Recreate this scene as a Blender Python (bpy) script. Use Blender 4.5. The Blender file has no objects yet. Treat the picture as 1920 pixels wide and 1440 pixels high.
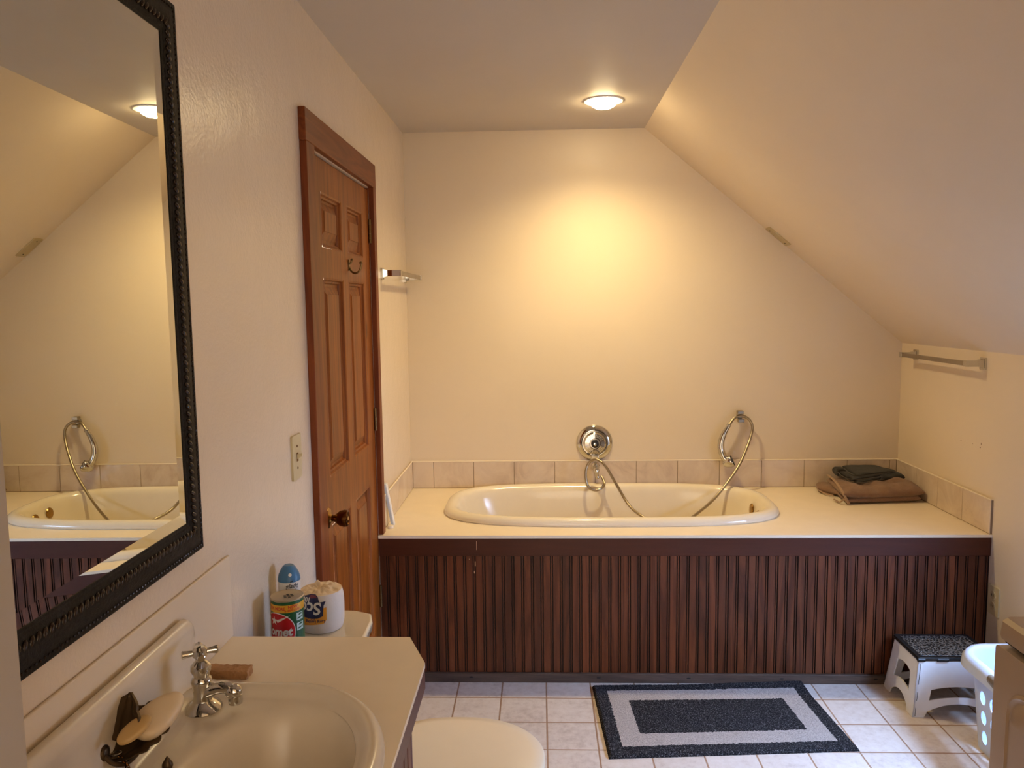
import bpy, bmesh, math, random
from math import sin, cos, pi, radians, sqrt, atan2, hypot
from mathutils import Vector, Matrix, noise
from mathutils.geometry import tessellate_polygon
random.seed(7)
SC = bpy.context.scene
COL = SC.collection

# ------------------------------------------------------------------ camera, world, lights, exposure
CAMH = 1.5629
F, PITCH, YAW, ROLL = 1455.33, 0.1007, 0.0371, -0.0125
d = Vector((-sin(YAW)*cos(PITCH), cos(YAW)*cos(PITCH), -sin(PITCH)))
r0 = Vector((cos(YAW), sin(YAW), 0)); u0 = r0.cross(d)
rr = r0*cos(ROLL) + u0*sin(ROLL); uu = -r0*sin(ROLL) + u0*cos(ROLL)
cd = bpy.data.cameras.new('camera'); cam = bpy.data.objects.new('camera', cd); COL.objects.link(cam)
m = Matrix.Identity(4)
for i in range(3):
    m[i][0] = rr[i]; m[i][1] = uu[i]; m[i][2] = -d[i]
m[2][3] = CAMH
cam.matrix_world = m
cd.sensor_fit = 'HORIZONTAL'; cd.sensor_width = 36; cd.lens = 36*F/1920; cd.clip_start = .02
SC.camera = cam

w = bpy.data.worlds.new('world'); SC.world = w; w.use_nodes = True
bg = w.node_tree.nodes['Background']
HALL = (3.05, 2.42, 1.74); SPOT = (62.0, 47.5, 23.5); LENS = (66.0, 50.0, 27.0); DAY = (23.0, 38.0, 69.0)
bg.inputs[0].default_value = HALL + (1,); bg.inputs[1].default_value = 1.0    # dim hallway behind the camera
def light(name, kind, loc, rgb, **kw):
    l = bpy.data.lights.new(name, kind); m_ = max(max(rgb), 1e-6); l.energy = m_; l.color = [c/m_ for c in rgb]
    for k, v in kw.items(): setattr(l, k, v)
    o = bpy.data.objects.new(name, l); COL.objects.link(o); o.location = loc; return o
# sky daylight falling through the low knee wall window beside the dryer
o = light('window_daylight', 'AREA', (1.99, 2.08, .86), DAY, shape='RECTANGLE', size=.66, size_y=.66, spread=radians(125))
o.rotation_euler = (Vector((-.60, .12, -.79))).to_track_quat('-Z', 'Z').to_euler()
# reflector beam of the ceiling fixture, just under its lens
o = light('ceiling_lamp', 'SPOT', (.276, 3.400, 2.372), SPOT, spot_size=radians(148), spot_blend=1.0, shadow_soft_size=.035)

vs = SC.view_settings
vs.view_transform = 'Standard'; vs.look = 'None'; vs.gamma = 1.0; vs.use_curve_mapping = False
vs.exposure = 0.1

# ------------------------------------------------------------------ room numbers (metres)
L, R, DB, DF = -.6732, 1.798, 3.9269, 3.0932
ZC, ZD, XS, ZK, TH = 2.42, .6284, .5187, 1.3545, .1396

# ------------------------------------------------------------------ materials
def s2l(c):
    return tuple(((x/255)/12.92 if x/255 <= .04045 else ((x/255+.055)/1.055)**2.4) for x in c) + (1,)
class NT:
    def __init__(s, name):
        s.m = bpy.data.materials.new(name); s.m.use_nodes = True
        s.t = s.m.node_tree; s.b = s.t.nodes['Principled BSDF']
    def n(s, typ, **kw):
        x = s.t.nodes.new(typ)
        for k, v in kw.items():
            if k.startswith('i_'):
                key = k[2:]
                key = int(key) if key.isdigit() else key.replace('_', ' ')
                x.inputs[key].default_value = v
            else: setattr(x, k, v)
        return x
    def l(s, a, b): s.t.links.new(a, b)
    def math(s, op, a, b=None, c=None):
        x = s.t.nodes.new('ShaderNodeMath'); x.operation = op
        for i, v in enumerate((a, b, c)):
            if v is None: continue
            if isinstance(v, (int, float)): x.inputs[i].default_value = v
            else: s.l(v, x.inputs[i])
        return x.outputs[0]
    def coord(s, kind='Object'):
        return s.n('ShaderNodeTexCoord').outputs[kind]
    def noise(s, vec, scale, detail=3, rough=.5, dist=0):
        x = s.n('ShaderNodeTexNoise'); x.inputs['Scale'].default_value = scale
        x.inputs['Detail'].default_value = detail; x.inputs['Roughness'].default_value = rough
        x.inputs['Distortion'].default_value = dist
        s.l(vec, x.inputs['Vector']); return x.outputs[0]
    def mapping(s, vec, scale=(1,1,1), loc=(0,0,0), rot=(0,0,0)):
        x = s.n('ShaderNodeMapping'); s.l(vec, x.inputs[0])
        x.inputs['Scale'].default_value = scale; x.inputs['Location'].default_value = loc; x.inputs['Rotation'].default_value = rot
        return x.outputs[0]
    def ramp(s, fac, stops):
        x = s.n('ShaderNodeValToRGB'); e = x.color_ramp.elements
        while len(e) < len(stops): e.new(.5)
        for i, (p, c) in enumerate(stops):
            e[i].position = p; e[i].color = c if len(c) == 4 else s2l(c)
        s.l(fac, x.inputs[0]); return x.outputs[0]
    def mix(s, fac, a, b, blend='MIX'):
        x = s.n('ShaderNodeMix', data_type='RGBA', blend_type=blend)
        for i, v in ((0, fac), (6, a), (7, b)):
            if isinstance(v, (int, float, tuple)): x.inputs[i].default_value = v
            else: s.l(v, x.inputs[i])
        return x.outputs[2]
    def bump(s, h, strength=.2, dist=.001, normal=None):
        x = s.n('ShaderNodeBump'); x.inputs['Strength'].default_value = strength; x.inputs['Distance'].default_value = dist
        s.l(h, x.inputs['Height'])
        if normal is not None: s.l(normal, x.inputs['Normal'])
        s.l(x.outputs[0], s.b.inputs['Normal']); return x.outputs[0]
    def col(s, c):
        if isinstance(c, tuple): s.b.inputs['Base Color'].default_value = c if len(c) == 4 else s2l(c)
        else: s.l(c, s.b.inputs['Base Color'])

def simple(name, c, rough=.5, metal=0, coat=0, bump=None, spec=None, var=.06):
    a = NT(name); v = a.coord()
    base = s2l(c)
    if var:
        n = a.noise(v, 14, 3)
        dk = tuple(x*(1-var) for x in base[:3]) + (1,); lt = tuple(min(1, x*(1+var)) for x in base[:3]) + (1,)
        a.col(a.ramp(n, [(.3, dk), (.7, lt)]))
    else: a.col(base)
    a.b.inputs['Roughness'].default_value = rough; a.b.inputs['Metallic'].default_value = metal
    if coat: a.b.inputs['Coat Weight'].default_value = coat; a.b.inputs['Coat Roughness'].default_value = .05
    if spec is not None: a.b.inputs['Specular IOR Level'].default_value = spec
    if bump: a.bump(a.noise(v, bump[0], 4), bump[1], bump[2])
    return a.m

def paint(name, c, rough=.45, bs=.25, sc=190):
    a = NT(name); v = a.coord()
    base = s2l(c)
    n = a.noise(v, 1.7, 4, .6)
    a.col(a.ramp(n, [(.3, tuple(x*.965 for x in base[:3])+(1,)), (.7, tuple(min(1, x*1.02) for x in base[:3])+(1,))]))
    a.b.inputs['Roughness'].default_value = rough
    n1 = a.noise(v, sc, 2); n2 = a.noise(v, 9, 3)
    h = a.math('ADD', a.math('MULTIPLY', n1, .45), a.math('MULTIPLY', n2, 1.3))
    a.bump(h, bs, .002)
    return a.m

def wood(name, dark, light, axis='Z', rough=.4, scale=9, coat=.0, plank=None, knots=False, contrast=1.0, fine=.6):
    a = NT(name); v = a.coord()
    st = {'Z': (1, 1, .07), 'Y': (1, .07, 1), 'X': (.07, 1, 1)}[axis]
    vec = a.mapping(v, scale=st)
    if plank:   # per board shift of the figure: (axis index, width, offset)
        sep = a.n('ShaderNodeSeparateXYZ'); a.l(v, sep.inputs[0])
        k = a.math('FLOOR', a.math('DIVIDE', a.math('SUBTRACT', sep.outputs[plank[0]], plank[2]), plank[1]))
        wn = a.n('ShaderNodeTexWhiteNoise', noise_dimensions='1D'); a.l(k, wn.inputs['W'])
        add = a.n('ShaderNodeVectorMath', operation='MULTIPLY_ADD')
        a.l(wn.outputs['Color'], add.inputs[0]); add.inputs[1].default_value = (7, 7, 7); a.l(vec, add.inputs[2])
        vec = add.outputs[0]
    n1 = a.noise(vec, scale, 5, .55, 1.2)
    rings = a.math('FRACT', a.math('MULTIPLY', n1, 7.0))
    rings = a.math('SUBTRACT', 1.0, a.math('ABSOLUTE', a.math('SUBTRACT', a.math('MULTIPLY', rings, 2), 1)))
    fine_n = a.noise(a.mapping(vec, scale=(1, 1, 1)), scale*14, 3, .6)
    f = a.math('ADD', a.math('MULTIPLY', rings, .45*contrast), a.math('MULTIPLY', fine_n, fine), ); f = a.math('ADD', f, (.6-fine)*.5)
    c = a.ramp(f, [(.15, dark), (.85, light)])
    if plank:
        br = a.math('ADD', a.math('MULTIPLY', wn.outputs['Value'], .42), .76)
        c = a.mix(1.0, c, a_rgb(a, br), 'MULTIPLY')
    if knots:
        vo = a.n('ShaderNodeTexVoronoi'); vo.inputs['Scale'].default_value = 3.2
        a.l(a.mapping(v, scale=(1.3, 1.3, .55)), vo.inputs['Vector'])
        kf = a.ramp(vo.outputs['Distance'], [(.03, (255, 255, 255)), (.075, (0, 0, 0))])
        c = a.mix(a.math('MULTIPLY', kf, .6), c, s2l((52, 22, 8)))
    a.col(c)
    a.b.inputs['Roughness'].default_value = rough
    a.b.inputs['Specular IOR Level'].default_value = .3
    a.bump(f, .12, .001)
    return a.m
def a_rgb(a, v):
    x = a.n('ShaderNodeCombineColor')
    for i in range(3): a.l(v, x.inputs[i])
    return x.outputs[0]

M = {}
M['paint'] = paint('cream_wall_paint', (229, 212, 186), .42, .22)
M['paint_gloss'] = paint('semi_gloss_wall_paint', (228, 211, 188), .25, .8, 130)
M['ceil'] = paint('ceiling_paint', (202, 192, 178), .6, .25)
M['jamb'] = paint('door_jamb_paint', (150, 140, 128), .5, .1)
M['pine'] = wood('stained_pine', (104, 50, 10), (158, 88, 26), 'Z', .42, 7, .12, knots=True, contrast=.8)
M['casing'] = wood('casing_pine_upright', (92, 38, 12), (136, 68, 26), 'Z', .42, 7, .1, knots=True, contrast=.8)
M['casing_h'] = wood('casing_pine_level', (96, 42, 14), (134, 68, 26), 'Y', .42, 7, .1, contrast=.8)
M['mahog'] = wood('dark_stained_rail', (64, 27, 12), (84, 40, 20), 'X', .4, 5, .12, contrast=.5)
M['bead'] = wood('dark_stained_beadboard', (66, 30, 12), (106, 56, 28), 'Z', .42, 8, .12, plank=(0, .0398, L+.0285), contrast=1.2, fine=.3)
M['bead_y'] = wood('vanity_beadboard', (70, 32, 20), (104, 54, 36), 'Z', .42, 8, .12, plank=(1, .0398, .61), contrast=1.0, fine=.3)
M['groove'] = simple('dark_groove', (36, 15, 9), .6, var=.1)  # groove faces get a darker brown than the boards
M['edge_wood'] = wood('vanity_edge_wood', (88, 52, 40), (112, 68, 54), 'Y', .4, 8, .2, contrast=.5)
M['base'] = wood('worn_base_strip', (62, 48, 40), (96, 78, 66), 'X', .6, 9)
M['laminate'] = simple('cream_laminate', (242, 226, 200), .38, var=.02, bump=(300, .05, .0005))
M['tub'] = simple('cream_enamel', (234, 222, 200), .16, coat=.25, var=.015)
M['porc'] = simple('sink_porcelain', (224, 210, 188), .26, coat=.12, var=.02)
M['toilet'] = simple('toilet_china', (226, 212, 184), .15, coat=.5, var=.01)
M['seat'] = simple('toilet_seat_plastic', (244, 228, 200), .35, var=.01)
M['chrome'] = simple('chrome', (205, 203, 198), .07, 1, var=0)
M['chrome_dull'] = simple('dull_chrome', (168, 160, 148), .22, 1, var=.1)
M['brass'] = simple('aged_brass', (176, 138, 74), .25, 1, var=.12)
M['brass_dark'] = simple('dark_brass', (104, 66, 30), .22, 1, var=.1)
M['bronze'] = simple('dark_bronze', (84, 66, 44), .42, .75, var=.35, bump=(90, .4, .002))
M['steelhinge'] = simple('hinge_steel', (120, 98, 66), .35, 1, var=.15)
M['black'] = simple('black_plastic', (24, 23, 22), .45, var=.1)
M['slot'] = simple('dark_slot', (18, 14, 10), .7, var=0)
M['white'] = simple('white_plastic', (238, 238, 240), .38, var=.02)
M['ivory'] = simple('ivory_plastic', (206, 190, 150), .4, var=.02)
M['ivory2'] = simple('ivory_cover', (190, 172, 132), .45, var=.04)
M['appliance'] = simple('almond_enamel', (176, 154, 128), .34, coat=.2, var=.02)
M['grip'] = simple('grey_rubber_grip', (128, 114, 96), .55, var=.04)
M['seam'] = simple('grout_line', (150, 128, 100), .8, var=.1)
M['caulk'] = simple('pale_caulk', (236, 222, 198), .5, var=.02)
M['soap'] = simple('pale_bar_soap', (222, 196, 156), .4, var=.06, bump=(40, .2, .001))
M['soap2'] = simple('yellowed_soap_sliver', (196, 160, 102), .4, var=.15)
M['sponge'] = simple('brown_sponge', (178, 134, 92), .95, var=.3, bump=(120, 1, .004))
M['panel_blue'] = simple('pale_blue_panel', (196, 204, 214), .35, var=.05)
M['blind'] = simple('window_frame_paint', (214, 206, 196), .5, var=.02)

def mk_basket():
    a = NT('translucent_white_plastic'); a.col((212, 222, 240)); a.b.inputs['Roughness'].default_value = .35
    a.b.inputs['Subsurface Weight'].default_value = .3; a.b.inputs['Subsurface Radius'].default_value = (.01, .012, .014)
    n = a.noise(a.coord(), 60, 2); a.bump(n, .05, .0005); return a.m
M['basket'] = mk_basket()

def mk_tile():
    a = NT('marbled_wall_tile'); v = a.coord()
    n = a.noise(v, 6, 6, .62, 1.5); n2 = a.noise(v, 2.2, 2)
    f = a.math('ADD', a.math('MULTIPLY', n, .8), a.math('MULTIPLY', n2, .3))
    a.col(a.ramp(f, [(.34, (190, 168, 150)), (.5, (212, 192, 170)), (.66, (222, 204, 182))]))
    a.b.inputs['Roughness'].default_value = .22; a.b.inputs['Coat Weight'].default_value = .2
    return a.m
M['tile'] = mk_tile()

def mk_floor():
    a = NT('floor_tiles'); v = a.coord()
    sep = a.n('ShaderNodeSeparateXYZ'); a.l(v, sep.inputs[0])
    P = .1812; G = .0030
    def dist(o, off):
        f = a.math('FRACT', a.math('ADD', a.math('DIVIDE', a.math('SUBTRACT', o, off), P), 100))
        return a.math('MULTIPLY', a.math('MINIMUM', f, a.math('SUBTRACT', 1.0, f)), P)
    dx = dist(sep.outputs[0], .0125); dy = dist(sep.outputs[1], 2.9635)
    g = a.math('MINIMUM', dx, dy)
    gm = a.math('LESS_THAN', g, G)
    ix = a.math('FLOOR', a.math('DIVIDE', a.math('SUBTRACT', sep.outputs[0], .0125), P))
    iy = a.math('FLOOR', a.math('DIVIDE', a.math('SUBTRACT', sep.outputs[1], 2.9635), P))
    wn = a.n('ShaderNodeTexWhiteNoise', noise_dimensions='1D')
    a.l(a.math('ADD', a.math('MULTIPLY', ix, 3.1), a.math('MULTIPLY', iy, 17.7)), wn.inputs['W'])
    mott = a.noise(v, 34, 6, .7); big = a.noise(v, 7, 3)
    f = a.math('ADD', a.math('ADD', a.math('MULTIPLY', mott, .7), a.math('MULTIPLY', big, .25)), a.math('MULTIPLY', wn.outputs['Value'], .10))
    c = a.ramp(f, [(.36, (202, 186, 174)), (.52, (224, 211, 200)), (.7, (234, 224, 216))])
    sp = a.noise(v, 150, 2, .5)
    c = a.mix(a.math('MULTIPLY', a.ramp(sp, [(.70, (0, 0, 0)), (.78, (255, 255, 255))]), .35), c, s2l((120, 100, 88)))
    c = a.mix(gm, c, a.ramp(a.noise(v, 5, 3), [(.3, (146, 112, 86)), (.7, (176, 140, 110))]))
    a.col(c)
    a.l(a.math('ADD', a.math('MULTIPLY', gm, .5), .3), a.b.inputs['Roughness'])
    prof = a.math('MINIMUM', a.math('DIVIDE', g, .006), 1.0)
    a.bump(a.math('ADD', prof, a.math('MULTIPLY', mott, .12)), .5, .0012)
    return a.m
M['floor'] = mk_floor()

def mk_rug():
    a = NT('shag_rug'); uv = a.coord('UV'); v = a.coord()
    sep = a.n('ShaderNodeSeparateXYZ'); a.l(uv, sep.inputs[0])
    jit = a.math('MULTIPLY', a.math('SUBTRACT', a.noise(v, 90, 2), .5), .014)
    def d2(o, size):
        return a.math('MINIMUM', o, a.math('SUBTRACT', size, o))
    dx = a.math('ADD', d2(sep.outputs[0], .88), jit); dy = a.math('ADD', d2(sep.outputs[1], .50), jit)
    e = a.math('MINIMUM', a.math('SUBTRACT', dx, .056), a.math('SUBTRACT', dy, .053))
    e2 = a.math('MINIMUM', a.math('SUBTRACT', dx, .132), a.math('SUBTRACT', dy, .132))
    band = a.math('SUBTRACT', a.math('GREATER_THAN', e, 0.0), a.math('GREATER_THAN', e2, 0.0))
    n = a.noise(v, 260, 3, .8); n2 = a.noise(v, 120, 2)
    dark = a.ramp(n, [(.38, (20, 19, 21)), (.56, (54, 52, 55)), (.70, (170, 166, 166))])
    light = a.ramp(n, [(.32, (150, 138, 130)), (.6, (222, 210, 202))])
    a.col(a.mix(band, dark, light))
    a.b.inputs['Roughness'].default_value = .95; a.b.inputs['Specular IOR Level'].default_value = .1
    a.bump(a.math('ADD', n, n2), 1, .006)
    return a.m
M['rug'] = mk_rug()

def mk_terry(name, c1, c2):
    a = NT(name); v = a.coord()
    n = a.noise(v, 320, 3, .8); n2 = a.noise(v, 18, 3)
    a.col(a.ramp(a.math('ADD', a.math('MULTIPLY', n, .6), a.math('MULTIPLY', n2, .4)), [(.3, c1), (.7, c2)]))
    a.b.inputs['Roughness'].default_value = .95; a.b.inputs['Specular IOR Level'].default_value = .1
    a.b.inputs['Sheen Weight'].default_value = .25
    a.bump(n, 1, .004)
    return a.m
M['taupe'] = mk_terry('taupe_terry', (118, 88, 68), (172, 136, 110))
M['taupe_hem'] = mk_terry('taupe_hem', (168, 134, 106), (196, 162, 130))
M['charcoal'] = mk_terry('charcoal_terry', (20, 16, 14), (40, 34, 29))
M['char_hem'] = mk_terry('charcoal_hem', (58, 50, 42), (88, 78, 66))

def mk_anti():
    a = NT('pebbled_black_tread'); v = a.coord()
    vo = a.n('ShaderNodeTexVoronoi', feature='DISTANCE_TO_EDGE'); vo.inputs['Scale'].default_value = 78; a.l(v, vo.inputs['Vector'])
    f = a.ramp(vo.outputs[0], [(.04, (255, 255, 255)), (.16, (0, 0, 0))])
    a.col(a.mix(f, s2l((12, 11, 11)), s2l((118, 112, 104)))); a.b.inputs['Roughness'].default_value = .42
    a.bump(f, .6, .002); return a.m
M['tread'] = mk_anti()

def mk_frame():
    a = NT('black_bronze_carved_frame'); v = a.coord()
    n = a.noise(v, 70, 5, .7, 1.0)
    a.col(a.ramp(n, [(.4, (9, 7, 6)), (.64, (20, 13, 9)), (.8, (64, 42, 24))]))
    a.b.inputs['Roughness'].default_value = .5; a.b.inputs['Specular IOR Level'].default_value = .22
    a.bump(n, .8, .004); return a.m
M['frame'] = mk_frame()
M['rope'] = simple('dark_rope_molding', (34, 20, 12), .2, 0, var=.4)
def mk_mirror():
    a = NT('mirror_silver'); a.col((.70, .70, .63, 1)); a.b.inputs['Metallic'].default_value = 1
    n = a.noise(a.coord(), 5, 3)
    a.l(a.math('MULTIPLY', a.math('GREATER_THAN', n, .95), .05), a.b.inputs['Roughness'])
    return a.m
M['mirror'] = mk_mirror()
def emis(name, col, st):
    a = NT(name); a.col((.9, .9, .85, 1)); a.b.inputs['Emission Color'].default_value = col + (1,)
    a.b.inputs['Emission Strength'].default_value = st; return a.m
_m = max(max(LENS), 1e-6)
M['lens'] = emis('lit_lamp_lens', tuple(c/_m for c in LENS), _m)
def glass():
    a = NT('window_glass'); a.b.inputs['Transmission Weight'].default_value = 1; a.b.inputs['Roughness'].default_value = 0
    a.b.inputs['IOR'].default_value = 1.45; a.col((1, 1, 1, 1)); return a.m
M['glass'] = glass()
# packaging colours
for k, c in dict(green=(20, 84, 44), red=(186, 22, 26), yellow=(216, 160, 30), pwhite=(226, 220, 210), canrim=(196, 184, 162),
                 capblue=(62, 112, 150), ink=(26, 22, 30), navy=(34, 36, 76), orange=(226, 150, 40), maroon=(112, 44, 62),
                 hole=(20, 16, 14), redtext=(190, 60, 20), pale=(190, 214, 206)).items():
    M[k] = simple('print_' + k, c, .4, var=.0)
M['canlid'] = simple('tin_lid', (176, 158, 132), .38, .5, var=.1)
M['wrap'] = simple('white_paper_wrap', (222, 210, 196), .6, var=.03, bump=(30, .5, .004))
M['wraptop'] = simple('crumpled_paper_wrap', (226, 200, 162), .7, var=.08, bump=(26, 1, .010))

# ------------------------------------------------------------------ mesh builder
ROOT = {}
class MB:
    def __init__(s): s.v = []; s.f = []; s.uv = None; s.mi = []; s.cur = 0
    def add(s, vs_, fs, T=None):
        o = len(s.v)
        s.v += [tuple(T @ Vector(p)) if T is not None else tuple(p) for p in vs_]
        for f in fs: s.f.append(tuple(i+o for i in f)); s.mi.append(s.cur)
        return s
    def box(s, x0, x1, y0, y1, z0, z1, T=None):
        v = [(x, y, z) for x in (x0, x1) for y in (y0, y1) for z in (z0, z1)]
        return s.add(v, [(0,1,3,2), (4,6,7,5), (0,4,5,1), (2,3,7,6), (0,2,6,4), (1,5,7,3)], T)
    def frustum(s, a, b, T=None):   # two quads (lists of 4 points)
        return s.add(list(a)+list(b), [(3,2,1,0), (4,5,6,7)] + [(i, (i+1) % 4, 4+(i+1) % 4, 4+i) for i in range(4)], T)
    def lathe(s, prof, n=32, T=None, a0=0, a1=2*pi):
        vs_, fs = [], []
        for (r, z) in prof:
            for i in range(n):
                a = 2*pi*i/n; vs_.append((r*cos(a), r*sin(a), z))
        for j in range(len(prof)-1):
            for i in range(n):
                fs.append((j*n+i, j*n+(i+1) % n, (j+1)*n+(i+1) % n, (j+1)*n+i))
        if prof[0][0] > 1e-6: fs.append(tuple(range(n-1, -1, -1)))
        if prof[-1][0] > 1e-6: fs.append(tuple((len(prof)-1)*n+i for i in range(n)))
        return s.add(vs_, fs, T)
    def tube(s, pts, rad, n=10, cap=True, flat=None):
        pts = [Vector(p) for p in pts]; m_ = len(pts)
        if not hasattr(rad, '__len__'): rad = [rad]*m_
        vs_, fs = [], []; up = None
        for i, p in enumerate(pts):
            t = (pts[min(i+1, m_-1)] - pts[max(i-1, 0)]).normalized()
            if up is None: up = Vector((0, 0, 1)) if abs(t.z) < .9 else Vector((1, 0, 0))
            b = t.cross(up)
            if b.length < 1e-5: b = t.cross(Vector((0, 1, 0)))
            b.normalize(); up = b.cross(t).normalized()
            for k in range(n):
                a = 2*pi*k/n; vs_.append(p + b*cos(a)*rad[i] + up*sin(a)*rad[i]*(flat or 1))
        for i in range(m_-1):
            for k in range(n): fs.append((i*n+k, i*n+(k+1) % n, (i+1)*n+(k+1) % n, (i+1)*n+k))
        if cap: fs.append(tuple(range(n-1, -1, -1))); fs.append(tuple((m_-1)*n+k for k in range(n)))
        return s.add(vs_, fs)
    def loops(s, rings, closed=True, cap0=False, cap1=False, T=None):
        n = len(rings[0]); vs_ = [p for r_ in rings for p in r_]; fs = []
        for j in range(len(rings)-1):
            for i in range(n if closed else n-1):
                fs.append((j*n+i, j*n+(i+1) % n, (j+1)*n+(i+1) % n, (j+1)*n+i))
        if cap0: fs.append(tuple(range(n-1, -1, -1)))
        if cap1: fs.append(tuple((len(rings)-1)*n+i for i in range(n)))
        return s.add(vs_, fs, T)
    def prism(s, outer, holes, fn, t):
        """2D outline with holes, extruded; fn(u, v, w) gives the 3D point, w in 0..t"""
        polys = [outer] + list(holes)
        flat = [p for pl in polys for p in pl]
        tris = tessellate_polygon([[Vector((p[0], p[1], 0)) for p in pl] for pl in polys])
        n = len(flat)
        vs_ = [fn(p[0], p[1], 0) for p in flat] + [fn(p[0], p[1], t) for p in flat]
        fs = [tuple(tr) for tr in tris] + [tuple(i+n for i in reversed(tr)) for tr in tris]
        o = 0
        for pl in polys:
            k = len(pl)
            for i in range(k): fs.append((o+i, o+(i+1) % k, n+o+(i+1) % k, n+o+i))
            o += k
        return s.add(vs_, fs)
    def ellipsoid(s, c, r, n=12, m_=8, T=None):
        prof = [(sin(pi*j/m_), -cos(pi*j/m_)) for j in range(m_+1)]
        T2 = Matrix.Translation(c) @ (T or Matrix.Identity(4)) @ Matrix.Diagonal((r[0], r[1], r[2], 1))
        return s.lathe([(max(a, 1e-7), b) for a, b in prof], n, T2)
    def build(s, name, mat, parent=None, smooth=35, bevel=0, seg=2, sub=0, local=False, disp=None):
        me = bpy.data.meshes.new(name)
        off = Vector((0, 0, 0))
        if parent is not None and not local: off = ROOT.get(parent.name, off)
        me.from_pydata([tuple(Vector(p)-off) for p in s.v], [], s.f)
        mats = mat if isinstance(mat, (list, tuple)) else [mat]
        for mm in mats: me.materials.append(mm)
        if len(mats) > 1:
            for p, i in zip(me.polygons, s.mi): p.material_index = i
        bm = bmesh.new(); bm.from_mesh(me)
        bmesh.ops.remove_doubles(bm, verts=bm.verts, dist=1e-6)
        bmesh.ops.recalc_face_normals(bm, faces=bm.faces)
        bm.to_mesh(me); bm.free()
        if smooth:
            me.polygons.foreach_set('use_smooth', [True]*len(me.polygons))
            if not sub: me.set_sharp_from_angle(angle=radians(smooth))
        o = bpy.data.objects.new(name, me); COL.objects.link(o)
        if parent is not None:
            o.parent = parent; ROOT[o.name] = off if not local else Vector((0, 0, 0))
        if bevel:
            b = o.modifiers.new('bevel', 'BEVEL'); b.width = bevel; b.segments = seg; b.limit_method = 'ANGLE'; b.angle_limit = radians(40)
            b.harden_normals = False
        if sub:
            b = o.modifiers.new('sub', 'SUBSURF'); b.levels = sub; b.render_levels = sub
        return o
def tag(o, label=None, cat=None, group=None, kind=None):
    if label: o['label'] = label
    if cat: o['category'] = cat
    if group: o['group'] = group
    if kind: o['kind'] = kind
    return o
def thing(name, loc, label, cat, group=None, kind=None, rot=None):
    o = bpy.data.objects.new(name, None); COL.objects.link(o); o.location = loc; o.empty_display_size = .05
    if rot: o.rotation_euler = rot
    ROOT[o.name] = Vector(loc)
    return tag(o, label, cat, group, kind)
def subdiv_curve(pts, k=6):
    """Catmull-Rom through 3D points"""
    P = [Vector(p) for p in pts]; out = []
    for i in range(len(P)-1):
        p0 = P[max(i-1, 0)]; p1 = P[i]; p2 = P[i+1]; p3 = P[min(i+2, len(P)-1)]
        for j in range(k):
            t = j/k
            out.append(.5*((2*p1)+(-p0+p2)*t+(2*p0-5*p1+4*p2-p3)*t*t+(-p0+3*p1-3*p2+p3)*t**3))
    out.append(P[-1]); return out
def rrect(x0, x1, y0, y1, r, n=6):
    out = []
    for cx, cy, a in ((x1-r, y0+r, -pi/2), (x1-r, y1-r, 0), (x0+r, y1-r, pi/2), (x0+r, y0+r, pi)):
        for i in range(n+1): out.append((cx+r*cos(a+pi/2*i/n), cy+r*sin(a+pi/2*i/n)))
    return out
def orient(zdir, loc, xhint=(1, 0, 0)):
    z = Vector(zdir).normalized(); x = Vector(xhint)
    if abs(z.dot(x)) > .98: x = Vector((0, 1, 0))
    x = (x - z*x.dot(z)).normalized(); y = z.cross(x)
    m_ = Matrix((x, y, z)).transposed().to_4x4(); m_.translation = Vector(loc); return m_

# ------------------------------------------------------------------ THE ROOM
def struct(name, mb, mat, label=None, **kw):
    o = mb.build(name, mat, **kw); tag(o, label, None, None, 'structure'); return o
struct('floor', MB().box(-.9, 2.1, -1.6, 4.05, -.06, 0), M['floor'], 'pale square floor tiles with brown grout')
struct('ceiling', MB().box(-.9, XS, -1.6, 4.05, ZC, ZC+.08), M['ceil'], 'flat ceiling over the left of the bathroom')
# slope: slab from ridge down to the knee wall
ux, uz = (R-XS), (ZK-ZC); ln = hypot(ux, uz); nx, nz = -uz/ln, ux/ln
b = MB(); ex = 1.2
A = (XS, ZC); B = (R+ux*.095, ZK+uz*.095)
b.frustum([(A[0], -1.6, A[1]), (A[0], 4.05, A[1]), (B[0], 4.05, B[1]), (B[0], -1.6, B[1])],
          [(A[0]+nx*.1, -1.6, A[1]+nz*.1), (A[0]+nx*.1, 4.05, A[1]+nz*.1), (B[0]+nx*.1, 4.05, B[1]+nz*.1), (B[0]+nx*.1, -1.6, B[1]+nz*.1)])
struct('wall_sloped', b, M['paint'], 'sloped attic ceiling rising from the knee wall')
b = MB(); outl = [(-.9, 0), (R+.12, 0), (R+.12, ZK-.12*.83), (XS, ZC), (-.9, ZC)]
b.prism(outl, [], lambda u, v, t: (u, DB+t, v), .1)
struct('wall_back', b, M['paint'], 'back wall behind the bathtub')
DY0, DY1, DZ = 2.300, 3.100, 2.030     # door opening
b = MB(); b.box(L-.1, L, -1.6, DY0, 0, ZC); b.box(L-.1, L, DY1, DB, 0, ZC); b.box(L-.1, L, DY0, DY1, DZ, ZC)
struct('wall_left', b, M['paint_gloss'], 'left wall with the mirror and door', smooth=0)
WY0, WY1, WZ0, WZ1 = 1.74, 2.44, .46, 1.20   # knee wall window, outside the frame on the right
b = MB(); b.box(R, R+.12, -1.6, WY0, 0, ZK); b.box(R, R+.12, WY1, DB, 0, ZK)
b.box(R, R+.12, WY0, WY1, 0, WZ0); b.box(R, R+.12, WY0, WY1, WZ1, ZK)
wr = struct('wall_right', b, M['paint'], 'low knee wall under the sloped ceiling', smooth=0)
CH = simple('chip_brown', (120, 84, 56), .8)
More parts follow.
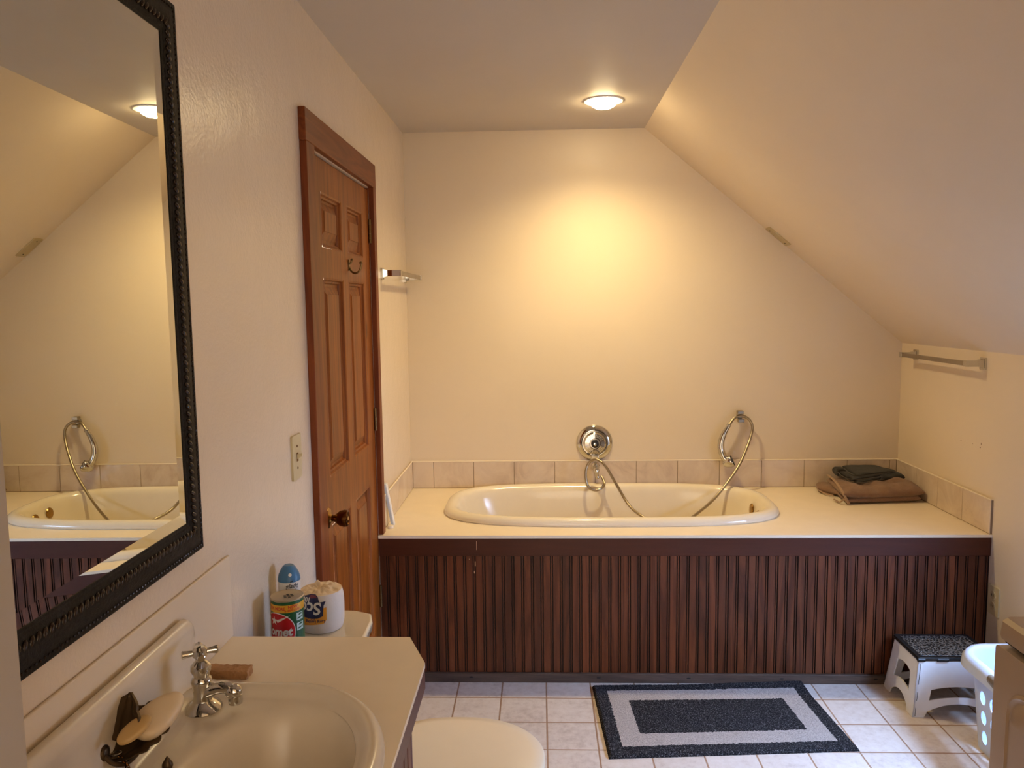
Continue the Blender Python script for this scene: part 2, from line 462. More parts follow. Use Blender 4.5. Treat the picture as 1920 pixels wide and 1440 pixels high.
for (y, z, w_, h_) in ((3.352, .963, .006, .004), (3.262, .966, .004, .003), (3.200, .976, .004, .010), (3.206, .960, .007, .006)):
    MB().ellipsoid((R, y, z), (.0008, w_/2, h_/2), 8, 6).build('paint_chip', CH, wr)
wf = bpy.data.objects.new('window_1', None)
b = MB()
b.box(R+.03, R+.10, WY0, WY0+.035, WZ0, WZ1); b.box(R+.03, R+.10, WY1-.035, WY1, WZ0, WZ1)
b.box(R+.03, R+.10, WY0, WY1, WZ0, WZ0+.035); b.box(R+.03, R+.10, WY0, WY1, WZ1-.035, WZ1)
b.box(R+.04, R+.09, WY0, WY1, (WZ0+WZ1)/2-.015, (WZ0+WZ1)/2+.015)
w1 = struct('window_1', b, M['blind'], 'small low window in the knee wall beside the dryer', smooth=0)
MB().box(R+.064, R+.067, WY0+.03, WY1-.03, WZ0+.03, WZ1-.03).build('pane', M['glass'], w1)
# wall the camera looks through: doorway jamb at the left of the picture
b = MB(); JX = -.411
b.box(L, JX, .45, .57, 0, ZC); b.box(.50, R, .45, .57, 0, ZK); b.box(JX, .50, .45, .57, 2.08, ZC)
b.prism([(.50, ZK), (R, ZK), (XS, ZC), (.50, ZC)], [], lambda u, v, t: (u, .45+t, v), .12)
struct('wall_front', b, M['jamb'], 'grey doorway jamb at the left edge beside the mirror', smooth=0)

# ------------------------------------------------------------------ DOOR on the left wall
dr = thing('door_1', (L, 2.70, 0), 'six panel stained pine door in a brown casing', None, kind='structure')
LX = -.676                                  # face of the leaf
def leafy(b, y0, y1, z0, z1, x1=LX, x0=-.712): b.box(x0, x1, y0, y1, z0, z1)
ly0, ly1 = DY0+.012, DY1-.004
cols = [(2.425, 2.672), (2.752, 2.985)]
rows = [(.24, .865), (1.022, 1.658), (1.752, 1.922)]
b = MB()
leafy(b, ly0, cols[0][0], .01, DZ-.008); leafy(b, cols[0][1], cols[1][0], .01, DZ-.008); leafy(b, cols[1][1], ly1, .01, DZ-.008)
zs = [.01, rows[0][0], rows[0][1], rows[1][0], rows[1][1], rows[2][0], rows[2][1], DZ-.008]
for c in cols:
    for k in range(0, 8, 2): leafy(b, c[0], c[1], zs[k], zs[k+1])
b.build('door_leaf', M['pine'], dr, smooth=0)
for c in cols:
    for r_ in rows:
        b = MB(); y0, y1 = c; z0, z1 = r_
        e = .014
        # sticking: sloped moulding all round, then flat recess, then raised field
        def ring(i0, x0, i1, x1):
            q0 = [(x0, y0+i0, z0+i0), (x0, y1-i0, z0+i0), (x0, y1-i0, z1-i0), (x0, y0+i0, z1-i0)]
            q1 = [(x1, y0+i1, z0+i1), (x1, y1-i1, z0+i1), (x1, y1-i1, z1-i1), (x1, y0+i1, z1-i1)]
            return q0, q1
        prof = [(0, LX+.001), (.006, LX-.001), (.010, LX-.008), (.016, LX-.010), (.018, LX-.017), (.026, LX-.017), (.052, LX-.006), (.053, LX-.004)]
        rings = []
        for i_, x_ in prof:
            rings.append([(x_, y0+i_, z0+i_), (x_, y1-i_, z0+i_), (x_, y1-i_, z1-i_), (x_, y0+i_, z1-i_)])
        b.loops(rings, cap1=True)
        b.build('door_panel', M['pine'], dr, smooth=20)
# jamb lining the opening and the flat casing boards
b = MB(); b.box(L-.1, L-.004, DY0-.0005, DY0+.010, 0, DZ); b.box(L-.1, L-.0005, DY1-.003, DY1+.0005, 0, DZ); b.box(L-.1, L-.012, DY0, DY1, DZ-.006, DZ+.0005)
b.build('door_jamb', M['casing'], dr, smooth=0)
CX = -.653
MB().box(L, CX, 2.218, 2.300, 0, 2.034).build('casing', M['casing'], dr, bevel=.002)
MB().box(L, CX, 3.100, 3.147, ZD+.001, 2.034).build('casing', M['casing'], dr, bevel=.002)
MB().box(L, CX, 2.215, 3.150, 2.034, 2.126).build('casing', M['casing_h'], dr, bevel=.002)
# brass knob with rose
T = orient((1, 0, 0), (LX, 2.372, .902))
kn = MB().lathe([(0, 0), (.032, 0), (.034, .002), (.031, .006), (.016, .009), (.011, .014)], 28, T).build('knob_rose', M['brass'], dr)
b = MB().lathe([(0.010, .008), (.010, .022), (.014, .028), (.024, .040), (.027, .054), (.0255, .064), (.021, .066), (.019, .062), (0, .062)], 28, T)
kb = b.build('door_knob', M['brass_dark'], dr); tag(kb, 'brown brass round door knob')
MB().lathe([(0, .062), (.0075, .062), (.007, .066), (0, .0665)], 16, T).build('keyhole_button', M['brass'], kb)
# hinges on the far stile
for z in (1.862, 1.112, .372):
    b = MB(); yy = DY1-.0035
    b.box(L-.030, L-.001, yy-.0018, yy, z-.046, z+.046)
    for k in range(5): b.lathe([(.0001, 0), (.0056, 0), (.0056, .0175), (.0001, .0175)], 12, Matrix.Translation((L+.0035, yy-.005, z-.046+k*.0185)))
    b.build('hinge', M['steelhinge'], dr)
# coat hook: plate and curled arm
b = MB(); y, z = 2.756, 1.712
b.prism(rrect(y-.008, y+.008, z-.020, z+.020, .007), [], lambda u, v, t: (LX+t, u, v), .003)
b.tube(subdiv_curve([(LX+.002, y, z-.006), (LX+.010, y, z-.022), (LX+.024, y, z-.028), (LX+.038, y, z-.020), (LX+.044, y, z-.004), (LX+.044, y, z+.006)]), .0036, 10)
b.ellipsoid((LX+.044, y, z+.008), (.006, .006, .005)); b.tube(subdiv_curve([(LX+.002, y, z+.004), (LX+.009, y, z+.010), (LX+.012, y, z+.018)]), .0035, 10)
b.ellipsoid((LX+.012, y, z+.019), (.005, .005, .005))
tag(b.build('coat_hook', M['steelhinge'], dr), 'tarnished coat hook on the door')

# ------------------------------------------------------------------ TUB PLATFORM
ts = thing('tub_surround', ((L+R)/2, DF, 0), 'cream topped bathtub platform clad in dark beadboard against back wall', 'tub surround')
TC = (.309, 3.556); TA, TBk = .757, .352     # tub centre, half length, half width
def sup(cx, cy, a, b_, n, ang):
    c, s_ = cos(ang), sin(ang)
    k = (abs(c)**n + abs(s_)**n)**(-1/n)
    return cx + a*k*c, cy + b_*k*s_
def angs_for(cx, cy, x0, x1, y0, y1, a, b_, n=96):
    A_ = [2*pi*i/n for i in range(n)]
    for (x, y) in ((x0, y0), (x1, y0), (x1, y1), (x0, y1)):
        A_.append(atan2((y-cy)/b_, (x-cx)/a) % (2*pi))
    return sorted(A_)
def holed_slab(b, x0, x1, y0, y1, z0, z1, cx, cy, a, b_, n=3, poly=None):
    A_ = angs_for(cx, cy, x0, x1, y0, y1, a, b_)
    inn, out = [], []
    for t in A_:
        inn.append(sup(cx, cy, a, b_, n, t))
        dx, dy = a*cos(t), b_*sin(t); k = 1e9
        if dx > 1e-9: k = min(k, (x1-cx)/dx)
        if dx < -1e-9: k = min(k, (x0-cx)/dx)
        if dy > 1e-9: k = min(k, (y1-cy)/dy)
        if dy < -1e-9: k = min(k, (y0-cy)/dy)
        out.append((cx+dx*k, cy+dy*k))
    b.loops([[(p[0], p[1], z1) for p in inn], [(p[0], p[1], z1) for p in out], [(p[0], p[1], z0) for p in out], [(p[0], p[1], z0) for p in inn], [(p[0], p[1], z1) for p in inn]])
b = MB(); holed_slab(b, L, R, DF-.004, DB, ZD-.012, ZD, TC[0], TC[1], TA-.03, TBk-.03)
b.build('countertop', M['laminate'], ts, smooth=20)
MB().box(L+.002, R-.001, DF, DF+.018, ZD-.088, ZD-.012).build('apron_rail', M['mahog'], ts, bevel=.0015)
b = MB(); x = L+.002; prof = [(x, 0)]
P = .0398
while x < R-.03:
    prof += [(x+.026, 0), (x+.0270, -.0060), (x+.0292, -.0060), (x+.0302, -.0010), (x+.0342, -.0010), (x+.0352, -.0060), (x+.0378, -.0060), (x+.0390, 0)]
    x += P
prof.append((R-.001, 0))
yb = DF+.008
b.loops([[(p[0], yb-p[1], z) for p in prof] + [(R-.001, yb+.012, z), (L+.002, yb+.012, z)] for z in (.038, ZD-.086)], cap0=True, cap1=True)
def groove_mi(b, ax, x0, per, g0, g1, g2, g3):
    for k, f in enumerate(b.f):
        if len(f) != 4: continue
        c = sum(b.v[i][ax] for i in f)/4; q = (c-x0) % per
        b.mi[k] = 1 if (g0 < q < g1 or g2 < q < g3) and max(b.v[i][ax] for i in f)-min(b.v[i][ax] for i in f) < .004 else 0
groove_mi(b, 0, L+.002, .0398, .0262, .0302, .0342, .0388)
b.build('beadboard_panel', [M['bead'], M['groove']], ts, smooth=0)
MB().box(L+.002, R-.001, DF-.004, DF+.014, 0, .040).build('base_strip', M['base'], ts, bevel=.003)
# screw-plug marks along the base strip
b = MB()
for x in (-.30, .23, .60, .98, 1.36): MB().ellipsoid((x, DF-.004, .023), (.009, .0012, .003), 10, 6).build('plug_hole', M['slot'], ts)
SCR = simple('pale_scratch', (214, 170, 128), .7, var=0)
for (x, z, w_, h_) in ((-.268, .585, .0012, .018), (-.276, .506, .0015, .010), (-.280, .470, .002, .005), (-.3, .525, .001, .002)):
    yq = DF-.0004 if z > .54 else yb-.0004
    MB().box(x-w_, x+w_, yq, yq+.001, z-h_, z+h_).build('scratch', SCR, ts)

# tiles
tb = thing('tile_backsplash', ((L+R)/2, DB, ZD), 'single row of marbled beige tiles around the tub deck', 'tiles')
tt = .010; gg = .0014
b = MB(); g_ = MB()
xsn = [L+tt, -.555, -.348, -.140, .068, .275, .484, .693, .904, 1.116, 1.330, 1.543, 1.755, R-tt]
for i in range(len(xsn)-1): b.box(xsn[i]+gg, xsn[i+1]-gg, DB-tt, DB, ZD+.0025, ZD+TH)
g_.box(L, R, DB-tt+.0018, DB, ZD, ZD+TH-.001)
b.build('back_tiles', M['tile'], tb, bevel=.001)
b = MB(); ys = [DB-tt, 3.708, 3.509, 3.302, DF]
for i in range(4): b.box(R-tt, R, ys[i+1]+gg, ys[i]-gg, ZD+.0025, ZD+TH)
g_.box(R-tt+.0018, R, DF+.001, DB, ZD, ZD+TH-.001)
b.build('right_tiles', M['tile'], tb, bevel=.001)
b = MB(); ys = [DB-tt, 3.718, 3.510, 3.303, 3.149]
for i in range(4): b.box(L, L+tt, ys[i+1]+gg, ys[i]-gg, ZD+.0025, ZD+TH)
g_.box(L, L+tt-.0018, 3.150, DB, ZD, ZD+TH-.001)
b.build('left_tiles', M['tile'], tb, bevel=.001)
g_.build('grout', M['seam'], tb, smooth=0)
b = MB()
b.tube([(L, DB-tt+.002, ZD+TH+.001), (R, DB-tt+.002, ZD+TH+.001)], .0035, 8)
b.tube([(R-tt+.002, DF+.002, ZD+TH+.001), (R-tt+.002, DB, ZD+TH+.001)], .0028, 8)
b.tube([(L+tt-.002, 3.15, ZD+TH+.001), (L+tt-.002, DB, ZD+TH+.001)], .0028, 8)
b.build('caulk_bead', M['caulk'], tb)

# bathtub
bt = thing('bathtub', (TC[0], TC[1], ZD), 'cream enamel drop-in bathtub set in the platform', 'bathtub')
NA = 120
def tub_ring(inset, z, n=3.0, sx=0, extra=0):
    n += .35
    out = []
    for i in range(NA):
        t = 2*pi*i/NA
        out.append(sup(TC[0]+sx, TC[1], TA-inset-extra, TBk-inset, n, t) + (z,))
    return out
rings = [tub_ring(.008, ZD-.004, 3.0), tub_ring(.001, ZD+.003, 3.0), tub_ring(0, ZD+.012, 3.0), tub_ring(.006, ZD+.024, 3), tub_ring(.020, ZD+.033, 3),
         tub_ring(.036, ZD+.0345, 3), tub_ring(.052, ZD+.030, 3), tub_ring(.064, ZD+.018, 3), tub_ring(.072, ZD-.01, 3.0), tub_ring(.082, ZD-.08, 3.0, 0, .01),
         tub_ring(.100, ZD-.2, 3.0, .01, .05), tub_ring(.125, ZD-.30, 3, .02, .09), tub_ring(.17, ZD-.355, 2.8, .03, .12), tub_ring(.24, ZD-.37, 2.5, .03, .14), tub_ring(.32, ZD-.372, 2.2, .03, .2)]
b = MB().loops(rings, cap1=True)
b.build('tub_shell', M['tub'], bt, sub=1)
xe = TC[0]+TA-.083
for (y, z) in ((3.600, .600), (3.490, .596)):
    T = orient((-1, 0, .12), (xe-.002+.004, y, z)); 
    tag(MB().lathe([(0, 0), (.024, 0), (.026, .003), (.023, .007), (.010, .009), (0, .009)], 24, T).build('overflow_cover', M['brass'], bt), 'round brass overflow cover at the right end')

# shower valve with spout and loops
sv = thing('shower_valve', (.272, DB, .861), 'round chrome mixing valve plate with dial on back wall', 'shower valve')
T = orient((0, -1, 0), (.272, DB, .861))
MB().lathe([(0, 0), (.091, 0), (.092, .004), (.088, .010), (.074, .019), (.066, .020), (.063, .016), (0, .016)], 56, T).build('escutcheon', M['chrome'], sv)
b = MB().lathe([(.05, .014), (.058, .016), (.057, .026), (.050, .032), (.028, .034), (.026, .030), (.0, .030)], 48, T)
for k in range(36):
    a = 2*pi*k/36
    if -2.4 < ((a+pi/2) % (2*pi))-pi < -.0 or True:
        T3 = T @ Matrix.Rotation(a, 4, 'Z')
        b.box(.032, .048, -.0010, .0010, .032, .0345, T3)
b.build('dial_knob', M['chrome'], sv)
MB().lathe([(0, .030), (.019, .030), (.019, .046), (.016, .048), (0, .048)], 28, T).build('dial_hub', M['black'], sv)
MB().lathe([(0, .048), (.009, .048), (.008, .052), (0, .053)], 18, T).build('hub_cap', M['chrome'], sv)
b = MB()
b.box(.272-.020, .272+.020, DB-.030, DB-.008, .776, .800)
b.build('temperature_lever', M['chrome'], sv, bevel=.004)

sp = thing('tub_spout', (.275, DB-tt, .73), 'small chrome hose outlet elbow on the tiles below the valve', 'spout')
b = MB()
b.lathe([(0, 0), (.019, 0), (.020, .004), (.013, .010), (.010, .016)], 24, orient((0, -1, 0), (.277, DB-tt, .742)))
b.tube(subdiv_curve([(.277, DB-tt-.008, .742), (.277, DB-.040, .742), (.278, DB-.056, .734), (.279, DB-.060, .716), (.280, DB-.060, .700)]), [.010]*6+[.011]*6+[.0115]*6+[.011]*7, 16)
b.ellipsoid((.278, DB-.054, .728), (.016, .016, .020), 16, 12)
b.lathe([(0, 0), (.009, 0), (.010, .006), (.0095, .014), (0, .014)], 16, orient((.3, 0, -1), (.280, DB-.060, .702)))
b.build('spout_body', M['chrome'], sp)

# hand shower: holder, hose, handle
hh = thing('shower_holder', (1.000, DB, .998), 'small chrome clip on back wall holding the shower hose', 'holder')
b = MB(); T = orient((0, -1, 0), (1.000, DB, .998))
b.lathe([(0, 0), (.014, 0), (.014, .004), (.008, .006), (.008, .022), (0, .022)], 18, T)
b.box(.984, 1.014, DB-.042, DB-.012, 1.007, 1.024); b.box(.988, 1.018, DB-.042, DB-.012, .965, .982)
b.box(.990, 1.012, DB-.016, DB-.008, .970, 1.020)
b.build('clip', M['chrome_dull'], hh, bevel=.002)
hs = thing('hand_shower', (.93, DB-.04, .80), 'chrome hand shower with ribbed hose hanging from wall clip', 'hand shower')
yo = DB-.050
hose =  [(0.301, 3.862, 0.701), (0.31, 3.85, 0.687), (0.314, 3.83, 0.667), (0.296, 3.8, 0.653), (0.261, 3.79, 0.647), (0.229, 3.79, 0.669), (0.219, 3.8, 0.723), (0.23, 3.81, 0.769), (0.254, 3.81, 0.793), (0.283, 3.8, 0.795), (0.318, 3.78, 0.767), (0.372, 3.74, 0.675), (0.422, 3.68, 0.597), (0.476, 3.6, 0.564), (0.557, 3.56, 0.534), (0.644, 3.56, 0.541), (0.717, 3.62, 0.56), (0.838, 3.72, 0.622), (0.958, 3.8, 0.741), (1.022, 3.85, 0.843), (1.056, 3.885, 0.923), (1.052, 3.892, 0.966), (1.026, 3.897, 0.992), (0.995, 3.9, 0.997), (0.967, 3.895, 0.985), (0.942, 3.885, 0.954)]
pts = subdiv_curve(hose, 14)
L_ = 0; rad = []
for i, p in enumerate(pts):
    if i: L_ += (p-pts[i-1]).length
    rad.append(.0068)
b = MB().tube(pts, rad, 12)
def mk_hose():
    a = NT('ribbed_metal_hose'); a.col((168, 156, 134)); a.b.inputs['Metallic'].default_value = 1; a.b.inputs['Roughness'].default_value = .28
    n = a.noise(a.coord(), 420, 1); a.bump(n, .5, .001); return a.m
b.build('hose', mk_hose(), hs)
b = MB().lathe([(0, 0), (.010, 0), (.012, .005), (.010, .014), (0, .014)], 16, orient((-.55, 0, -.83), (.944, 3.886, .957)))
hp = subdiv_curve([(.939, 3.884, .949), (.918, 3.882, .914), (.903, 3.880, .871), (.902, 3.876, .831), (.913, 3.870, .796), (.930, 3.864, .772)], 5)
nn = len(hp)
b.tube(hp, [.0095+.0075*sin(min(1, i/(nn*.6))*pi/2) for i in range(nn)], 16)
b.build('handle', M['chrome'], hs)
T = orient((.86, -.20, .42), (.932, 3.862, .768))
b = MB().lathe([(0, -.026), (.012, -.024), (.021, -.014), (.029, .004), (.032, .016), (.030, .024), (0, .024)], 24, T)
hd = b.build('shower_head', M['chrome'], hs)
MB().lathe([(0, .0235), (.027, .0235), (.026, .028), (0, .028)], 24, T).build('spray_face', M['black'], hd)

# ------------------------------------------------------------------ towels
def cloth_slab(b, q, z0, th, nu=56, nv=40, fold=.004, fs=14, seed=0, sag=None, pw=5):
    """q: four xy corners (near-left, near-right, far-right, far-left)"""
    def P(u, v):
        return ((1-u)*(1-v)*q[0][0]+u*(1-v)*q[1][0]+u*v*q[2][0]+(1-u)*v*q[3][0],
                (1-u)*(1-v)*q[0][1]+u*(1-v)*q[1][1]+u*v*q[2][1]+(1-u)*v*q[3][1])
    top, bot = [], []
    for j in range(nv+1):
        for i in range(nu+1):
            u = .5-.5*cos(pi*i/nu); v = .5-.5*cos(pi*j/nv)
            x, y = P(u, v)
            e = (1-abs(2*u-1)**pw)**.5 * (1-abs(2*v-1)**pw)**.5 if 0 < i < nu and 0 < j < nv else 0
            h = th*(1+ (sag(u, v) if sag else 0))
            n = noise.noise(Vector((x*fs+seed, y*fs*1.3, seed*.7)))*fold + noise.noise(Vector((x*fs*3+seed, y*fs*2, 3)))*fold*.35
            wob = .006*noise.noise(Vector((x*22+seed, y*22, z0*9)))
            mid = z0+h*.5
            top.append((x+wob, y+wob, mid+(h*.5+n)*e)); bot.append((x+wob, y+wob, max(z0, mid-h*.5*e)))
    W = nu+1; o = len(top); fs_ = []
    for j in range(nv):
        for i in range(nu):
            a = j*W+i; fs_.append((a, a+1, a+W+1, a+W)); fs_.append((o+a, o+a+W, o+a+W+1, o+a+1))
    b.add(top+bot, fs_)
tw = thing('bath_towel', (1.56, 3.70, ZD), 'taupe bath towel folded on the deck under the charcoal one', 'towel')
b = MB()
cloth_slab(b, [(1.400, 3.560), (1.765, 3.600), (1.782, 3.860), (1.430, 3.870)], ZD+.0005, .036, fold=.006, seed=1, fs=12, pw=8)
cloth_slab(b, [(1.388, 3.552), (1.778, 3.592), (1.786, 3.850), (1.425, 3.872)], ZD+.020, .056, fold=.020, seed=4, fs=12, sag=lambda u, v: .22*max(0, u-.55)+.10*sin(u*9+2)*(1-v), pw=6)
cloth_slab(b, [(1.352, 3.790), (1.425, 3.690), (1.450, 3.870), (1.380, 3.890)], ZD+.0005, .040, 24, 20, fold=.010, seed=9, pw=3)
b.build('terry_cloth', M['taupe'], tw, smooth=60)
b = MB()
b.tube(subdiv_curve([(1.412, 3.548, ZD+.008), (1.398, 3.550, ZD+.034), (1.390, 3.575, ZD+.060), (1.400, 3.66, ZD+.074), (1.414, 3.76, ZD+.078), (1.428, 3.862, ZD+.074)]), .0036, 8, flat=1.6)
b.tube(subdiv_curve([(1.412, 3.548, ZD+.008), (1.392, 3.556, ZD+.026), (1.380, 3.575, ZD+.010), (1.370, 3.62, ZD+.012)]), .0036, 8)
b.tube(subdiv_curve([(1.356, 3.790, ZD+.016), (1.372, 3.745, ZD+.010), (1.400, 3.705, ZD+.008)]), .0035, 8)
b.build('hem', M['taupe_hem'], tw)
t2 = thing('hand_towel', (1.55, 3.77, ZD+.06), 'charcoal hand towel folded on top of the taupe towel', 'towel')
b = MB()
lay = [([(1.482, 3.640), (1.738, 3.790), (1.690, 3.872), (1.462, 3.868)], .078), ([(1.470, 3.655), (1.722, 3.785), (1.680, 3.875), (1.458, 3.872)], .090),
       ([(1.500, 3.690), (1.722, 3.780), (1.672, 3.878), (1.500, 3.876)], .102)]
for k, (q, z) in enumerate(lay): cloth_slab(b, q, ZD+z, .014, 40, 30, fold=.003, seed=20+k, sag=lambda u, v: .7*v, pw=8)
cloth_slab(b, [(1.62, 3.71), (1.752, 3.745), (1.765, 3.83), (1.64, 3.86)], ZD+.066, .038, 24, 20, fold=.006, seed=31)
cloth_slab(b, [(1.452, 3.80), (1.490, 3.775), (1.50, 3.875), (1.455, 3.880)], ZD+.076, .042, 20, 20, fold=.005, seed=35)
b.build('terry_cloth', M['charcoal'], t2, smooth=60)
b = MB()
for (q, z) in lay:
    zz = ZD+z+.007
    b.tube(subdiv_curve([(q[3][0], q[3][1]-.03, zz+.002), (q[0][0], q[0][1], zz), (q[1][0]-.004, q[1][1]+.001, zz), (q[2][0], q[2][1], zz+.002)], 8), .0022, 8)
b.build('hem', M['char_hem'], t2)

# ------------------------------------------------------------------ towel bars, cover plate, switch, outlet
def towel_bar(x, sgn, y0, y1, z, name, label, reach=.080):
    t = thing(name, (x, (y0+y1)/2, z), label, 'towel bar')
    for y in (y0, y1):
        b = MB()
        b.prism(rrect(y-.019, y+.019, z-.026, z+.024, .006), [], lambda u, v, w_: (x+sgn*w_, u, v), .009)
        b.frustum([(x+sgn*.009, y-.015, z-.018), (x+sgn*.009, y+.015, z-.018), (x+sgn*.009, y+.015, z+.018), (x+sgn*.009, y-.015, z+.018)],
                  [(x+sgn*.030, y-.011, z-.012), (x+sgn*.030, y+.011, z-.012), (x+sgn*.030, y+.011, z+.012), (x+sgn*.030, y-.011, z+.012)])
        b.box(min(x+sgn*.028, x+sgn*reach), max(x+sgn*.028, x+sgn*reach), y-.012, y+.012, z-.0125, z+.0125)
        b.build('bracket', M['chrome'], t, bevel=.002)
    xb = x+sgn*(reach-.008)
    MB().box(xb-.007, xb+.007, y0, y1, z-.0095, z+.0095).build('bar', M['chrome_dull'], t, bevel=.0015)
    return t
towel_bar(L, 1, 3.308, 3.872, 1.706, 'towel_bar', 'square chrome towel bar on left wall past the door', .086)
towel_bar(R, -1, 3.205, 3.772, 1.306, 'towel_bar', 'square chrome towel bar on knee wall under the slope', .078)

# cover plate on the slope, close to the back wall
dv = Vector((ux/ln, 0, uz/ln)); nv_ = Vector((-nx, 0, -nz))
def slope_pt(s_, y, h=0): return Vector((XS, y, ZC)) + dv*s_ + nv_*h
s0 = (1.112-XS)/dv.x; s1 = (1.214-XS)/dv.x
cp = MB(); cp.prism(rrect(s0, s1, 3.842, 3.912, .003, 3), [], lambda u, v, t: slope_pt(u, v, t), .006)
cpo = thing('cover_plate', tuple(slope_pt((s0+s1)/2, 3.877)), 'blank beige cover plate on the slope near back wall', 'cover plate')
cp.build('plate', M['ivory2'], cpo, bevel=.0015)
for s_ in (s0+.018, s1-.018): MB().ellipsoid(slope_pt(s_, 3.877, .006), (.004, .004, .0025), 10, 6).build('screw', M['slot'], cpo)

sw = thing('light_switch', (L, 2.072, 1.158), 'ivory toggle light switch plate between mirror and door', 'light switch')
b = MB(); b.prism(rrect(2.034, 2.110, 1.097, 1.219, .004), [], lambda u, v, t: (L+t, u, v), .006); b.build('plate', M['ivory'], sw, bevel=.002)
b = MB(); b.box(L+.0055, L+.0068, 2.066, 2.078, 1.146, 1.170)
for z in (1.128, 1.188): b.ellipsoid((L+.006, 2.072, z), (.0015, .004, .004), 10, 6)
b.build('slot', M['brass_dark'], sw)
b = MB(); b.frustum([(L+.006, 2.067, 1.152), (L+.006, 2.077, 1.152), (L+.006, 2.077, 1.166), (L+.006, 2.067, 1.166)], [(L+.020, 2.068, 1.160), (L+.020, 2.076, 1.160), (L+.020, 2.076, 1.168), (L+.020, 2.068, 1.168)])
b.build('toggle', M['ivory'], sw, bevel=.001)

ol = thing('wall_outlet', (R, 3.055, .37), 'ivory duplex outlet low on knee wall by the platform', 'outlet')
b = MB(); b.prism(rrect(3.018, 3.091, .312, .430, .004), [], lambda u, v, t: (R-t, u, v), .006); b.build('plate', M['ivory'], ol, bevel=.002)
for z in (.349, .393):
    b = MB(); b.lathe([(0, 0), (.016, 0), (.016, .0025), (0, .0025)], 24, orient((-1, 0, 0), (R-.006, 3.0545, z))); b.build('socket', M['ivory2'], ol)
for z in (.349, .393):
    for y in (3.049, 3.060): MB().box(R-.0095, R-.0085, y-.001, y+.001, z-.004, z+.005).build('socket_slot', M['slot'], ol)

# ------------------------------------------------------------------ ceiling light
cl = thing('ceiling_light', (.276, 3.400, ZC), 'round lit recessed ceiling light above the bathtub', 'ceiling light')
T = Matrix.Translation((.276, 3.400, ZC)) @ Matrix.Rotation(pi, 4, 'X')
MB().lathe([(.060, -.02), (.062, .003), (.072, .005), (.082, .004), (.085, 0)], 48, T).build('trim_ring', M['white'], cl)
MB().lathe([(.0605, .000), (.058, .010), (.050, .020), (.034, .029), (.014, .0335), (.0001, .034)], 40, T).build('lens', M['lens'], cl)

# ------------------------------------------------------------------ leaning panel
lp = thing('plastic_strip', (-.642, 3.236, ZD), 'narrow pale blue plastic strip leaning against left wall tiles by the door casing', 'strip')
T = Matrix.Translation((-.631, 3.222, ZD+.0025)) @ Matrix.Rotation(radians(-9.6), 4, 'Y')
b = MB().box(-.013, -.003, 0, .030, 0, .186, T); b.build('strip_body', M['panel_blue'], lp, bevel=.0015)
b = MB().box(-.0035, 0, .001, .029, .0, .184, T); b.build('front_edge', M['white'], lp, bevel=.001)
tj = thing('bottle_cap', (-.645, 3.205, ZD), 'tiny pale cap on the deck at the foot of the leaning strip', 'cap')
MB().lathe([(0, 0), (.013, 0), (.014, .004), (.013, .011), (.006, .014), (0, .014)], 20, Matrix.Translation((-.642, 3.200, ZD+.0003))).build('cap_body', M['caulk'], tj)

# ------------------------------------------------------------------ mirror
MZ0, MZ1, MY0, MY1 = 1.100, 2.116, .640, 1.457
KY, KZ = .86, .92; KH = .42
mr = thing('wall_mirror', (-.664, 1.2, 1.1), 'tall wall mirror with a dark rope edged frame above the sink', 'mirror', rot=(0, 0, .0107))
def mloc(y, z, h): return (h, y-1.2, z-1.1)       # local: x out of the wall
def sweep_frame(b, prof):
    rings = []
    for (i_, h) in prof:
        y_, z_ = i_*KY, i_*KZ
        rings.append([mloc(*q, h*KH if h > 0 else h) for q in ((MY0+y_, MZ0+z_), (MY1-y_, MZ0+z_), (MY1-y_, MZ1-z_), (MY0+y_, MZ1-z_))])
    b.loops(rings)
b = MB(); sweep_frame(b, [(0, -.006), (0, .010), (.003, .014), (.008, .015), (.011, .012), (.014, .012), (.024, .019), (.038, .022), (.046, .019), (.049, .014), (.060, .012), (.063, .008), (.066, .009), (.070, .006), (.070, -.004)])
b.build('frame', M['frame'], mr, local=True, smooth=50)
b = MB()
def along(i_, step, fn):
    y_, z_ = i_*KY, i_*KZ; cs = [(MY0+y_, MZ0+z_), (MY1-y_, MZ0+z_), (MY1-y_, MZ1-z_), (MY0+y_, MZ1-z_)]
    for k in range(4):
        a, c = Vector(cs[k]), Vector(cs[(k+1) % 4]); n = int((c-a).length/step); t = (c-a).normalized()
        for q in range(n):
            p = a+(c-a)*((q+.5)/n); fn(p, t)
def bead(p, t):
    T_ = Matrix.Rotation(atan2(t.y, t.x)+radians(58), 4, 'X')
    b.ellipsoid(mloc(p.x, p.y, .0062), (.0045, .0085, .0044), 10, 6, T_)
along(.046, .0135, bead)
b.build('rope_molding', M['rope'], mr, local=True)
b = MB()
def bead2(p, t): b.ellipsoid(mloc(p.x, p.y, .0056), (.0018, .0026, .0022), 6, 4)
along(.0100, .0095, bead2)
b.build('edge_beading', M['rope'], mr, local=True)
i1, i2 = 0, .024
b = MB()
def q4(i_, h): a_, c_ = (.059+i_, .062+i_); return [mloc(MY0+a_, MZ0+c_, h), mloc(MY1-a_, MZ0+c_, h), mloc(MY1-a_, MZ1-c_, h), mloc(MY0+a_, MZ1-c_, h)]
o_ = q4(i1, .0014); n_ = q4(i2, 0)
b.add(n_, [(0, 1, 2, 3)])
g1 = b.build('mirror_glass', M['mirror'], mr, local=True, smooth=0)
b = MB().loops([o_, n_]); b.build('glass_bevel', M['mirror'], mr, local=True, smooth=0)

